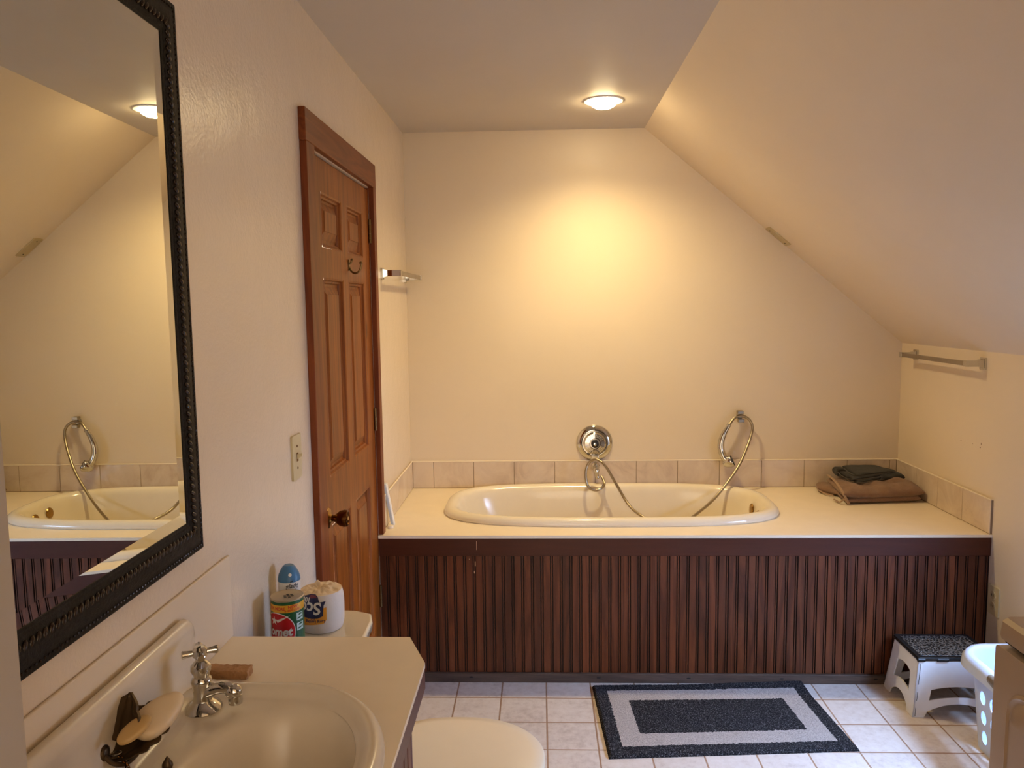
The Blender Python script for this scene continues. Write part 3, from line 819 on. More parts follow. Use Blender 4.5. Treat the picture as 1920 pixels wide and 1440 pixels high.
# ------------------------------------------------------------------ vanity
VZ = .863; VX = -.233; VY1 = 1.582; VY0 = .60
SC_C = (-.447, 1.068); SA, SB = .207, .270
va = thing('vanity', (-.45, 1.1, 0), 'cream topped vanity cabinet with wood edge under the mirror', 'vanity')
b = MB()
out = [(L, VY0), (VX, VY0), (VX, 1.462), (-.283, VY1), (L, VY1)]
hole = [sup(SC_C[0]-.005, SC_C[1], SA-.03, SB-.03, 2, 2*pi*i/48) for i in range(48)]
b.prism(out, [hole], lambda u, v, t: (u, v, VZ-.010+t), .010)
b.build('countertop', M['laminate'], va, smooth=0)
b = MB()
path = [(VX, VY0), (VX, 1.462), (-.283, VY1), (L, VY1)]
inn_ = [(VX-.018, VY0), (VX-.018, 1.455), (-.292, VY1-.018), (L, VY1-.018)]
ring_ = [(a, c) for a, c in path] + [(a, c) for a, c in reversed(inn_)]
b.prism([(x_ - .0006 if x_ > -.5 else x_, y_) for x_, y_ in ring_], [], lambda u, v, t: (u, v, VZ-.052+t), .0505)
b.build('edge_trim', M['edge_wood'], va, smooth=0)
b = MB()
co_ = [(L+.001, VY0+.01), (VX-.028, VY0+.01), (VX-.028, 1.452), (-.298, VY1-.026), (L+.001, VY1-.026)]
# cabinet body with beaded front
prof = []; y = VY0+.01
while y < 1.44:
    prof += [(0, y), (0, y+.027), (-.004, y+.0285), (-.004, y+.031), (-.001, y+.0325), (-.001, y+.0355), (-.004, y+.037), (-.004, y+.0385)]
    y += .0398
pr = [(L+.001, VY0+.01)] + [(VX-.028+a, c) for a, c in prof if c < 1.448] + [(VX-.028, 1.452), (-.298, VY1-.026), (L+.001, VY1-.026)]
b.loops([[(p[0], p[1], z) for p in pr] for z in (.09, VZ-.052)], cap0=True)
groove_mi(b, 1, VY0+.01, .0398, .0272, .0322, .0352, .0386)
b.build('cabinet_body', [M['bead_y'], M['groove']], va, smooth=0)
MB().box(L+.02, VX-.08, VY0+.03, VY1-.07, 0, .09).build('toe_kick', M['bead_y'], va, smooth=0)
b = MB(); b.box(L+.0005, L+.007, VY0, 1.588, VZ, 1.041); b.build('backsplash', M['paint'], va, bevel=.002)

# sink: raised back and oval basin
sk = thing('bathroom_sink', (SC_C[0], SC_C[1], VZ), 'oval porcelain sink with raised back set in the vanity', 'sink')
NS = 96
def sring(inset, z, cx=None, a=None, b_=None, blend=1.0):
    out = []
    for i in range(NS):
        t = 2*pi*i/NS
        c, s_ = cos(t), sin(t)
        nexp = 2.05 if c > 0 else 2.05+7*min(1, -c*2.2)*blend
        if a is None: aa, bb, xx = SA-inset, SB-inset, SC_C[0]
        else: aa, bb, xx = a, b_, cx
        if a is not None: nexp = 2.15
        x_, y_ = sup(xx, SC_C[1], aa, bb, nexp, t)
        out.append((x_, y_, z))
    return out
rings = [sring(.010, VZ-.004), sring(.002, VZ+.001), sring(0, VZ+.010), sring(.004, VZ+.022), sring(.013, VZ+.029), sring(.024, VZ+.0295), sring(.034, VZ+.023), sring(.042, VZ+.014), sring(.050, VZ+.011),
         sring(0, VZ+.009, -.418, .140, .205), sring(0, VZ+.002, -.418, .131, .195), sring(0, VZ-.020, -.418, .120, .183), sring(0, VZ-.07, -.418, .104, .162),
         sring(0, VZ-.11, -.420, .080, .125), sring(0, VZ-.132, -.422, .05, .075), sring(0, VZ-.138, -.424, .022, .022)]
b = MB().loops(rings, cap1=True); b.build('basin', M['porc'], sk, sub=1)
MB().lathe([(0, 0), (.019, 0), (.022, .002), (.019, .0035), (0, .002)], 24, Matrix.Translation((-.424, SC_C[1], VZ-.137))).build('drain', M['chrome'], sk)
# raised back: profile (x out, z) swept along y, shrinking towards rounded ends
prf = [(-.6665, .870), (-.6665, .985), (-.664, .997), (-.656, 1.003), (-.647, 1.001), (-.641, .993), (-.639, .980), (-.643, .962), (-.644, .930), (-.640, .905), (-.630, .888), (-.612, .8775), (-.592, .8735), (-.575, .868)]
rings = []
ya, yb_ = .762, 1.378
NY = 60
for k in range(NY+1):
    y = ya+(yb_-ya)*(.5-.5*cos(pi*k/NY))
    dd = min(y-ya, yb_-y); r_ = .042
    q = 1.0 if dd >= r_ else sqrt(max(0, 1-((r_-dd)/r_)**2))
    row = []
    for (x_, z_) in prf:
        top = z_-.958
        zz = z_ if z_ < .958 else .958+top*q
        zz = zz - (.045*(1-q) if z_ >= .958 else .02*(1-q)*max(0, (z_-.90)/.058))
        sh = 1 if dd > .03 else (dd/.03)**.5
        xx = -.6665+(x_+.6665)*(.35+.65*sh)
        row.append((xx, y, zz))
    rings.append(row)
b = MB().loops(rings, closed=True, cap0=True, cap1=True); b.build('raised_back', M['porc'], sk, smooth=60)
# taps
def tap(parent, y, x=-.590, z=VZ+.0105):
    T0 = Matrix.Translation((x, y, z))
    b = MB().lathe([(0, 0), (.031, 0), (.033, .003), (.030, .008), (.022, .013), (.016, .018), (.014, .026), (.0155, .040), (.0165, .048), (.018, .052), (.017, .056), (.0135, .060), (.0150, .066), (.0175, .072), (.0165, .080), (.011, .086), (.0075, .089)], 28, T0)
    b.tube(subdiv_curve([(x+.006, y, z+.032), (x+.024, y, z+.038), (x+.042, y, z+.040), (x+.054, y, z+.034), (x+.058, y, z+.022)], 5), [.012]*5+[.011]*5+[.0105]*5+[.011]*6, 16)
    b.ellipsoid((x+.055, y, z+.033), (.015, .0135, .0135), 16, 10)
    b.lathe([(0, 0), (.0115, 0), (.0125, .008), (.0115, .014), (0, .014)], 20, Matrix.Translation((x+.058, y, z+.012)))
    o = b.build('tap', M['chrome'], parent)
    b = MB().lathe([(.0075, .086), (.008, .092), (.0120, .096), (.0125, .108), (.009, .113), (0, .115)], 20, T0)
    for k in range(4):
        a = radians(28)+k*pi/2
        p = [(x+cos(a)*s_, y+sin(a)*s_, z+.103) for s_ in (.006, .012, .020, .028, .0295)]
        b.tube(p, [.0062, .0052, .0058, .0072, .0055], 12)
    h = b.build('cross_handle', M['chrome'], o)
    return o
tap(sk, 1.262); tap(sk, .884)

# soap dish made of cast leaves, soap, chain
sd = thing('soap_dish', (-.60, 1.13, .91), 'dark leaf shaped soap dish on the sink back', 'soap dish')
def leaf(b, c, ln_, wd, yaw, tilt, roll=0, lobes=5, cup=.25, th=.003):
    """cupped lobed leaf; c = stem end"""
    T_ = Matrix.Translation(c) @ Matrix.Rotation(yaw, 4, 'Z') @ Matrix.Rotation(-tilt, 4, 'Y') @ Matrix.Rotation(roll, 4, 'X')
    nu, nv2 = 28, 12; top, bot = [], []
    for i in range(nu+1):
        u = i/nu
        wv = wd*(sin(pi*min(1, u*1.02)**.75)**.7)*(1+.22*abs(sin(lobes*pi*u)))*.5 if 0 < u < 1 else .0006
        for j in range(nv2+1):
            v = -1+2*j/nv2
            x_ = u*ln_ ; y_ = v*wv; z_ = cup*(v*v)*wv*1.0 + .02*ln_*sin(u*pi)*-1 + .0012*cos(v*10)
            top.append((x_, y_, z_+th/2)); bot.append((x_, y_, z_-th/2))
    W = nv2+1; o = len(top); fs_ = []
    for i in range(nu):
        for j in range(nv2):
            a = i*W+j; fs_.append((a, a+W, a+W+1, a+1)); fs_.append((o+a, o+a+1, o+a+W+1, o+a+W))
    for j in range(nv2): fs_.append((j, j+1, o+j+1, o+j)); q = nu*W; fs_.append((q+j, o+q+j, o+q+j+1, q+j+1))
    for i in range(nu): fs_.append((i*W, o+i*W, o+(i+1)*W, (i+1)*W)); fs_.append((i*W+nv2, (i+1)*W+nv2, o+(i+1)*W+nv2, o+i*W+nv2))
    b.add(top, [], T_) if False else b.add(top+bot, fs_, T_)
AX = (radians(68), radians(16))
b = MB(); leaf(b, (-.640, 1.060, .904), .132, .066, radians(66), radians(15), radians(22), 6, .40, .0035); b.build('leaf_tray', M['bronze'], sd, smooth=50)
b = MB(); leaf(b, (-.630, 1.076, .922), .070, .056, radians(82), radians(66), radians(-8), 3, .3, .005); b.build('leaf_back', M['bronze'], sd, smooth=50)
b = MB(); b.tube(subdiv_curve([(-.640, 1.050, .916), (-.630, 1.052, .904), (-.618, 1.064, .896), (-.612, 1.085, .898)]), .0035, 8); b.ellipsoid((-.643, 1.054, .918), (.006, .012, .012)); b.build('stem', M['bronze'], sd)
def soapbar(b, T, a, bb, c, n=2.6, taper=0):
    rings = []
    for k in range(15):
        ph = -pi/2+pi*k/14; rz = abs(cos(ph))**.45; zz = c*(1 if sin(ph) > 0 else -1)*abs(sin(ph))**.8
        ring_ = []
        for i in range(40):
            x_, y_ = sup(0, 0, a*max(rz, .02), bb*max(rz, .02), n, 2*pi*i/40)
            ring_.append((x_, y_*(1-taper*x_/a), zz))
        rings.append(ring_)
    b.loops(rings, cap0=True, cap1=True, T=T)
def TR(c, yaw, tilt, roll): return Matrix.Translation(c) @ Matrix.Rotation(radians(yaw), 4, 'Z') @ Matrix.Rotation(-radians(tilt), 4, 'Y') @ Matrix.Rotation(radians(roll), 4, 'X')
so = MB(); soapbar(so, TR((-.597, 1.128, .937), 67, 16, 26), .045, .0255, .0135, 2.2, .22)
o = so.build('soap_bar', M['soap'], smooth=60); tag(o, 'large cream bar of soap lying in the leaf soap dish', 'soap')
so = MB(); soapbar(so, TR((-.604, 1.068, .947), 55, 22, 24), .027, .0135, .0065, 2.1)
o = so.build('soap_sliver', M['soap2'], smooth=60); tag(o, 'small yellowed soap sliver at the near end of dish', 'soap')
ch = thing('sink_chain', (-.60, 1.07, .885), 'thin metal ball-link chain hanging below the soap dish', 'chain')
cp_ = subdiv_curve([(-.627, 1.064, .908), (-.616, 1.060, .900), (-.604, 1.050, .886), (-.594, 1.036, .878), (-.572, 1.02, .874), (-.545, 1.01, .870)], 8)
b = MB()
# resample into links
acc = 0; links = [cp_[0]]
for i in range(1, len(cp_)):
    if (cp_[i]-links[-1]).length >= .0052: links.append(cp_[i])
for k in range(len(links)-1):
    a, c = links[k], links[k+1]; t = (c-a).normalized(); side = t.cross(Vector((0, 0, 1))).normalized(); up = side.cross(t)
    s1_ = side if k % 2 else up
    ring_ = [(a+c)/2 + t*cos(2*pi*q/12)*.0048 + s1_*sin(2*pi*q/12)*.0024 for q in range(13)]
    b.tube(ring_, .0009, 6, cap=False)
b.build('links', M['brass_dark'], ch)
b = MB(); b.tube([Vector((-.632, 1.064, .912))+Vector((cos(2*pi*q/20)*.009, sin(2*pi*q/20)*.006, .002*cos(2*pi*q/20))) for q in range(21)], .0012, 6, cap=False); b.build('ring', M['chrome_dull'], ch)
fp = thing('stopper_knob', (-.560, 1.073, VZ+.010), 'dark pointed stopper knob on the sink ledge, tip showing', 'stopper')
MB().lathe([(0, 0), (.012, 0), (.013, .003), (.008, .007), (.006, .010), (.008, .014), (.0075, .018), (.004, .024), (.0001, .030)], 20, Matrix.Translation((-.560, 1.073, VZ+.0105))).build('knob', M['bronze'], fp)

# sponge behind the sink
b = MB(); nu, nv2 = 24, 10
T = Matrix.Translation((-.607, 1.4035, VZ+.0005)) @ Matrix.Rotation(radians(-2), 4, 'Z')
def spg(u, v, w_):
    p = Vector(((u-.5)*.092, (v-.5)*.028, w_*.0165))
    return p + Vector((noise.noise(p*140), noise.noise(p*140+Vector((5, 0, 0))), (noise.noise(p*120+Vector((0, 7, 0)))) if w_ > .5 else 0))*.0022
for (fn, aa, bb) in ((lambda s_, t_: spg(s_, t_, 1), 40, 14), (lambda s_, t_: spg(s_, t_, 0), 40, 14), (lambda s_, t_: spg(s_, 0, t_), 40, 10), (lambda s_, t_: spg(s_, 1, t_), 40, 10), (lambda s_, t_: spg(0, s_, t_), 14, 10), (lambda s_, t_: spg(1, s_, t_), 14, 10)):
    vs_ = [fn(i/aa, j/bb) for i in range(aa+1) for j in range(bb+1)]
    b.add(vs_, [(i*(bb+1)+j, (i+1)*(bb+1)+j, (i+1)*(bb+1)+j+1, i*(bb+1)+j+1) for i in range(aa) for j in range(bb)], T)
tag(b.build('sponge', M['sponge']), 'brown rough sponge on the counter behind the sink', 'sponge')

# ------------------------------------------------------------------ toilet
TY = 1.865
tl = thing('toilet', (-.35, TY, 0), 'cream toilet with closed lid between vanity and bathtub', 'toilet')
def rr3(x0, x1, y0, y1, r, z, n=6): return [(x_, y_, z) for x_, y_ in rrect(x0, x1, y0, y1, r, n)]
b = MB().loops([rr3(-.655, -.490, TY-.19, TY+.165, .04, .37), rr3(-.660, -.478, TY-.205, TY+.18, .04, .55), rr3(-.662, -.470, TY-.212, TY+.187, .04, .700)], cap0=True, cap1=True)
b.build('tank', M['toilet'], tl, smooth=40)
def lidring(g, z):
    # bowed front with chamfered corners
    pts_ = []
    x0 = -.667; xf = -.452; y0 = TY-.23; y1 = TY+.200; c = .045
    base = [(x0, y0+.012), (x0+.012, y0), (-.60, y0-.004), (xf-c-.02, y0), (xf-.014, y0+c*.55), (xf, y0+c+.03), (xf+.006, TY), (xf, y1-c-.03), (xf-.014, y1-c*.55), (xf-c-.02, y1), (-.60, y1+.004), (x0+.012, y1), (x0, y1-.012)]
    for x_, y_ in base:
        dx, dy = x_+.55, y_-TY; k = 1-g/hypot(dx, dy); pts_.append((max(x0+.0, -.55+dx*k), TY+dy*k, z))
    return pts_
b = MB().loops([lidring(.010, .700), lidring(.006, .708), lidring(.004, .724), lidring(.010, .730)], cap0=True, cap1=True)
b.build('tank_lid', M['toilet'], tl, smooth=30, bevel=.003)
BX = -.215
def egg(inset, z, k=1.0, a=.215, bw=.185, cx=BX):
    out_ = []
    for i in range(64):
        t = 2*pi*i/64; c, s_ = cos(t), sin(t)
        aa = (a if c > 0 else a*.92)-inset
        n = 2.1 if c > 0 else 3.0
        x_, y_ = sup(cx, TY, aa, bw-inset, n, t); out_.append((x_, y_, z))
    return out_
b = MB().loops([egg(.0, 0, a=.17, bw=.12, cx=-.30), egg(0, .03, a=.165, bw=.115, cx=-.30), egg(0, .16, a=.16, bw=.105, cx=-.29), egg(0, .26, a=.18, bw=.14, cx=-.25), egg(.012, .34), egg(.004, .385), egg(.006, .392)], cap0=True, cap1=True)
b.build('bowl', M['toilet'], tl, smooth=60)
MB().box(-.50, -.40, TY-.12, TY+.12, .30, .388).build('bowl_deck', M['toilet'], tl, bevel=.02, seg=3)
b = MB().loops([egg(.004, .393), egg(-.001, .398), egg(-.002, .404), egg(.004, .408)], cap0=True, cap1=True)
b.build('seat', M['white'], tl, smooth=50)
b = MB().loops([egg(.004, .409), egg(-.003, .412), egg(-.003, .420), egg(.004, .427), egg(.03, .4305), egg(.09, .432)], cap0=True, cap1=True)
b.build('seat_lid', M['seat'], tl, smooth=50)

# ------------------------------------------------------------------ printed packages: flat shapes bent round a cylinder
def poly_mesh(polys):
    vs_, fs = [], []
    for pl in polys:
        o_ = len(vs_); vs_ += [(p[0], p[1], 0) for p in pl]
        for tr in tessellate_polygon([[Vector((p[0], p[1], 0)) for p in pl]]): fs.append(tuple(o_+i for i in tr))
    return vs_, fs
def text_mesh(body, size, shear=0, sx=1.0, bold=0, align='CENTER'):
    c = bpy.data.curves.new('t', 'FONT'); c.body = body; c.size = size; c.shear = shear; c.align_x = align; c.align_y = 'CENTER'
    c.resolution_u = 4; c.offset = bold
    o_ = bpy.data.objects.new('t', c); COL.objects.link(o_)
    dg = bpy.context.evaluated_depsgraph_get(); me = bpy.data.meshes.new_from_object(o_.evaluated_get(dg))
    vs_ = [(v.co.x*sx, v.co.y, 0) for v in me.vertices]; fs = [tuple(p.vertices) for p in me.polygons]
    bpy.data.objects.remove(o_); bpy.data.curves.remove(c); bpy.data.meshes.remove(me)
    return vs_, fs
def wrap(name, mat, parent, geo, cx, cy, rad, ang0, z0, lift=.0004, flip=False, prof=None):
    """geo in (u right, v up) metres as seen from outside; ang0 = world angle of u=0"""
    vs_, fs = geo
    if flip: vs_ = [(-a, -b_, c) for a, b_, c in vs_]
    me = bpy.data.meshes.new(name); me.from_pydata(vs_, [], fs)
    bm = bmesh.new(); bm.from_mesh(me); bmesh.ops.remove_doubles(bm, verts=bm.verts, dist=1e-6)
    us = [v.co.x for v in bm.verts]; k = min(us)
    while k < max(us):
        bmesh.ops.bisect_plane(bm, geom=bm.verts[:]+bm.edges[:]+bm.faces[:], plane_co=(k, 0, 0), plane_no=(1, 0, 0)); k += .003
    if prof:
        zz = [v.co.y for v in bm.verts]; k = min(zz)
        while k < max(zz):
            bmesh.ops.bisect_plane(bm, geom=bm.verts[:]+bm.edges[:]+bm.faces[:], plane_co=(0, k, 0), plane_no=(0, 1, 0)); k += .006
    off = ROOT[parent.name]
    for v in bm.verts:
        z = z0+v.co.y; R_ = (prof(z) if prof else rad)+lift; a = ang0+v.co.x/rad
        v.co = Vector((cx+R_*cos(a), cy+R_*sin(a), z))-off
    # cap sense: normals outward
    bm.normal_update()
    for f in bm.faces:
        cc = f.calc_center_median()+off; 
        if f.normal.dot(Vector((cc.x-cx, cc.y-cy, 0))) < 0: f.normal_flip()
    bm.to_mesh(me); bm.free(); me.materials.append(mat)
    o_ = bpy.data.objects.new(name, me); COL.objects.link(o_); o_.parent = parent; ROOT[o_.name] = off
    me.polygons.foreach_set('use_smooth', [True]*len(me.polygons))
    return o_
def circ(cx, cy, a, b_=None, n=40): return [(cx+a*cos(2*pi*i/n), cy+(b_ or a)*sin(2*pi*i/n)) for i in range(n)]
TZ = .7305
def face_ang(cx, cy): return atan2(-cy, -cx)      # towards the viewer's spot

# cleanser can
cx, cy, rc = -.606, 1.762, .0375; hc = .156
cc_ = thing('cleanser_can', (cx, cy, TZ), 'green and red cleanser can with perforated lid on toilet tank', 'can')
fa = face_ang(cx, cy)
can = MB().lathe([(0, 0), (rc, 0), (rc, hc-.004)], 48, Matrix.Translation((cx, cy, TZ))).build('can_wall', M['green'], cc_)
b = MB().lathe([(rc, 0), (rc+.0012, .001), (rc+.0012, .004), (rc, .005), (rc-.003, .0035), (0, .003)], 48, Matrix.Translation((cx, cy, TZ+hc-.005)))
cl_ = b.build('can_lid', M['canlid'], cc_)
b = MB()
for (dx, dy) in [(0, 0)] + [(cos(k*pi/3)*.0095, sin(k*pi/3)*.0095) for k in range(6)]:
    b.lathe([(0, 0), (.0034, 0), (.0034, .0006), (0, .0006)], 12, Matrix.Translation((cx+.004+dx, cy-.002+dy, TZ+hc-.0018)))
b.build('shaker_hole', M['hole'], cl_)
def ribbon(h, z): return ([(-.075, 0, 0), (.075, 0, 0), (.075, h, 0), (-.075, h, 0)], [(0, 1, 2, 3)])
wrap('yellow_band', M['yellow'], cc_, ribbon(.018, 0), cx, cy, rc, fa, TZ+.126)
wrap('red_disc', M['pwhite'], cc_, poly_mesh([circ(0, 0, .0455, .0460)]), cx, cy, rc, fa-.76, TZ+.080, .0006)
wrap('red_disc', M['red'], cc_, poly_mesh([circ(0, 0, .0435, .0440)]), cx, cy, rc, fa-.76, TZ+.080, .0009)
star = []
for k in range(10):
    a = pi/2+k*pi/5; q = .0115 if k % 2 == 0 else .0045; star.append((q*cos(a)-.010, q*sin(a)+.022))
tail = [(-.004, .024), (.030, .036), (.006, .0215), (.0, .018)]
wrap('comet_star', M['pwhite'], cc_, poly_mesh([[(x_, y_+.004) for x_, y_ in star], [(x_, y_+.004) for x_, y_ in tail]]), cx, cy, rc, fa-.66, TZ+.080, .0012)
wrap('brand_lettering', M['pwhite'], cc_, text_mesh('Comet', .029, .15, .92, .0011), cx, cy, rc, fa-.80, TZ+.080, .0014)
wrap('band_lettering', M['redtext'], cc_, text_mesh('NEW', .010, 0, 1.0, .0003), cx, cy, rc, fa+.32, TZ+.1385, .0008)
wrap('band_lettering', M['redtext'], cc_, text_mesh('& IMPROVED', .0075, 0, .9, .0002), cx, cy, rc, fa+.32, TZ+.1305, .0008)
wrap('band_lettering', M['redtext'], cc_, text_mesh('50% MORE', .010, 0, .9, .0003), cx, cy, rc, fa-.72, TZ+.1355, .0008)
for k, z in enumerate((.112, .088)):
    wrap('picture_label', M['pale'], cc_, poly_mesh([[(-.010, -.009), (.010, -.009), (.010, .009), (-.010, .009)]]), cx, cy, rc, fa+.80, TZ+z, .0007)
    wrap('picture_ink', M['green'], cc_, poly_mesh([[(-.008, -.006), (.008, -.003), (.008, -.0005), (-.008, -.0025)], [(-.006, .003), (.006, .004), (.005, .008), (-.003, .007)]]), cx, cy, rc, fa+.80, TZ+z, .0010)

# aerosol
cx, cy, rc = -.632, 1.858, .0260
ae = thing('air_freshener', (cx, cy, TZ), 'white aerosol air freshener with blue cap behind the can', 'aerosol')
fa = face_ang(cx, cy)
MB().lathe([(0, 0), (rc, 0), (rc, .100), (rc+.0005, .110), (rc+.001, .156), (rc+.0005, .160), (0, .160)], 40, Matrix.Translation((cx, cy, TZ))).build('can_wall', M['pwhite'], ae)
cpb = MB().lathe([(0, .159), (rc+.0015, .159), (rc+.0012, .164), (rc-.0008, .174), (rc-.006, .185), (rc-.0115, .1935), (rc-.015, .1965), (0, .197)], 40, Matrix.Translation((cx, cy, TZ))).build('blue_cap', M['capblue'], ae)
MB().lathe([(0, 0), (.0042, 0), (.0040, .0015), (.0018, .0016), (0, .0012)], 16, orient((cos(fa+.1), sin(fa+.1), .25), (cx+(rc-.0015)*cos(fa+.1), cy+(rc-.0015)*sin(fa+.1), TZ+.178))).build('spray_nozzle', M['pwhite'], cpb)
wrap('brand_lettering', M['ink'], ae, text_mesh('glade', .0155, .35, 1.0, .0002), cx, cy, rc+.001, fa+.22, TZ+.1505, .0006)
sw_ = [(-.016+.032*i/16, -.012+.006*(i/16)**2-.004*sin(pi*i/16)) for i in range(17)]
wrap('brand_swash', M['ink'], ae, poly_mesh([sw_+[(p[0], p[1]+.0012) for p in reversed(sw_)]]), cx, cy, rc+.001, fa+.26, TZ+.1515, .0006)
wrap('brand_leaf', M['ink'], ae, poly_mesh([[(-.004, .009), (-.001, .014), (.001, .010)], [(.000, .011), (.003, .015), (.003, .010)]]), cx, cy, rc+.001, fa+.18, TZ+.1505, .0006)

# wrapped toilet roll, standing upside down
cx, cy, rc = -.579, 1.948, .058
tr_ = thing('toilet_roll', (cx, cy, TZ), 'paper wrapped toilet roll upside down beside the cleanser can', 'toilet roll')
fa = face_ang(cx, cy)
hr = .104
def rprof(z):
    q = (z-TZ)/hr
    return .058*(1-.10*abs(2*q-1)**4)
b = MB(); rings = []
for j in range(21):
    q = j/20; z = TZ+.0005+hr*q*.97
    rings.append([(cx+rprof(z)*cos(2*pi*i/64), cy+rprof(z)*sin(2*pi*i/64), z) for i in range(64)])
b.loops(rings, cap0=True); b.build('paper_wrap', M['wrap'], tr_, smooth=60)
b = MB(); rings = []
ztop = TZ+.0005+hr*.97
for j in range(12):
    q = j/11; r_ = rprof(ztop)*(1-q*.97); row = []
    for i in range(64):
        a = 2*pi*i/64
        cr = noise.noise(Vector((cos(a)*3.5, sin(a)*3.5, q*3)))*.012*sin(pi*min(1, q*1.2))+.003*sin(9*a+q*6)*sin(pi*q)
        row.append((cx+r_*cos(a)-.006*q, cy+r_*sin(a), ztop+.006*sin(pi*q*.9)-.006*max(0, q-.75)*4+cr))
    rings.append(row)
b.loops(rings, cap1=True); b.build('crumpled_top', M['wraptop'], tr_, smooth=60)
# print, turned upside down: navy and orange panels, lettering
nav = [(-.048, -.004), (-.030, -.004), (-.024, .028), (-.020, .036), (-.004, .040), (.040, .030), (.060, .006), (.060, -.026), (-.018, -.030), (-.026, -.022), (-.040, -.020)]
LAB = fa-.34
def up(z): return TZ+z
wrap('orange_panel', M['orange'], tr_, poly_mesh([[(-.045, -.048), (.024, -.040), (.031, -.030), (.031, .002), (-.045, -.014)]]), cx, cy, rc, LAB, up(.070), .0006, prof=rprof)
nv2_ = [(-.045, -.024), (.008, -.026), (.022, -.020), (.024, .006), (.030, .018), (.014, .016), (.010, .030), (.004, .036), (-.010, .037), (-.045, .026)]
wrap('navy_panel', M['navy'], tr_, poly_mesh([nv2_]), cx, cy, rc, LAB, up(.070), .0010, prof=rprof)
wrap('maroon_panel', M['maroon'], tr_, poly_mesh([[(-.016, .026), (.008, .028), (.004, .034), (-.010, .035)]]), cx, cy, rc, LAB, up(.070), .0013, prof=rprof)
tv, tf = text_mesh('Scott', .044, .12, .95, .0010, 'LEFT')
wrap('brand_lettering', M['pwhite'], tr_, ([(a-.019, c, d_) for a, c, d_ in tv], tf), cx, cy, rc, LAB, up(.072), .0016, flip=True, prof=rprof)
tv, tf = text_mesh('1000', .017, .1, .95, .0005, 'LEFT')
wrap('count_lettering', M['pwhite'], tr_, ([(a+.009, c-.021, d_) for a, c, d_ in tv], tf), cx, cy, rc, LAB, up(.072), .0016, flip=True, prof=rprof)
tv, tf = text_mesh('Long Lasting', .0105, .2, .95, .0003, 'LEFT')
wrap('slogan_lettering', M['navy'], tr_, ([(a-.027, c+.038, d_) for a, c, d_ in tv], tf), cx, cy, rc, LAB, up(.074), .0016, flip=True, prof=rprof)
tv, tf = text_mesh('Value', .0095, .2, .95, .0003, 'LEFT')
wrap('slogan_lettering', M['navy'], tr_, ([(a-.003, c+.029, d_) for a, c, d_ in tv], tf), cx, cy, rc, LAB, up(.074), .0016, flip=True, prof=rprof)

# ------------------------------------------------------------------ rug
qr = [(.224, 2.545), (1.102, 2.606), (1.058, 3.078), (.200, 3.056)]
b = MB(); nu, nv2 = 220, 130; top, uvs = [], []
for j in range(nv2+1):
    for i in range(nu+1):
        u, v = i/nu, j/nv2
        x = (1-u)*(1-v)*qr[0][0]+u*(1-v)*qr[1][0]+u*v*qr[2][0]+(1-u)*v*qr[3][0]
        y = (1-u)*(1-v)*qr[0][1]+u*(1-v)*qr[1][1]+u*v*qr[2][1]+(1-u)*v*qr[3][1]
        ed = min(1, min(i, nu-i, j, nv2-j)/2)
        lift = .030*max(0, u-.45)**1.2*max(0, (v-.75)/.25)**1.5
        z = .0125*ed**.6 + lift + noise.noise(Vector((x*190, y*190, 0)))*.0022*ed + noise.noise(Vector((x*6, y*6, 2)))*.0015
        top.append((x+noise.noise(Vector((y*160, 1, x*4)))*.0015, y+noise.noise(Vector((x*160, 3, y*4)))*.0015, max(z, .001+lift) if ed else .0006+lift))
        uvs.append((u*.88, v*.50))
W = nu+1; fs_ = [(j*W+i, j*W+i+1, (j+1)*W+i+1, (j+1)*W+i) for j in range(nv2) for i in range(nu)]
me = bpy.data.meshes.new('bath_rug'); me.from_pydata(top, [], fs_); me.materials.append(M['rug'])
ul = me.uv_layers.new(name='uv')
for lp_ in me.loops: ul.data[lp_.index].uv = uvs[lp_.vertex_index]
me.polygons.foreach_set('use_smooth', [True]*len(me.polygons))
rg = bpy.data.objects.new('bath_rug', me); COL.objects.link(rg)
sm_ = rg.modifiers.new('solid', 'SOLIDIFY'); sm_.thickness = .0005; sm_.offset = -1
tag(rg, 'black and light grey bordered bath rug on the floor before the tub', 'rug')

# ------------------------------------------------------------------ step stool
st = thing('step_stool', (1.56, 2.96, 0), 'white plastic step stool with black pebbled top by beadboard', 'step stool')
sx0, sx1, sy0, sy1, sh = 1.388, 1.728, 2.836, 3.080, .222        # feet
tx0, tx1, ty0, ty1 = 1.418, 1.698, 2.862, 3.060                  # top of the legs
def lerp(a, c, t): return a+(c-a)*t
def arc(x0, x1, z, rise, n=10): return [(lerp(x0, x1, i/n), z+rise*(1-(2*i/n-1)**2)) for i in range(n+1)]
def panel(width_frac_hole, fn, t, foot=.13, zh0=.30, zh1=.48, rise=.05, hx=.17, tabs=()):
    b = MB()
    outer = [(0, 0), (foot, 0)] + [(p[0], p[1]) for p in arc(foot+.03, 1-foot-.03, .10, .12)] + [(1-foot, 0), (1, 0), (1, 1), (0, 1)]
    hole = [(p[0], p[1]) for p in arc(hx, 1-hx, zh0, rise)] + [(p[0], p[1]) for p in reversed(arc(hx+.02, 1-hx-.02, zh1, rise))]
    b.prism(outer, [hole], fn, t); return b
def fn_front(u, v, w_): return (lerp(lerp(sx0, tx0, v), lerp(sx1, tx1, v), u), lerp(sy0, ty0, v)+w_, v*sh)
def fn_back(u, v, w_): return (lerp(lerp(sx0, tx0, v), lerp(sx1, tx1, v), u), lerp(sy1, ty1, v)-w_, v*sh)
def fn_left(u, v, w_): return (lerp(sx0, tx0, v)+w_, lerp(lerp(sy0, ty0, v), lerp(sy1, ty1, v), u), v*sh)
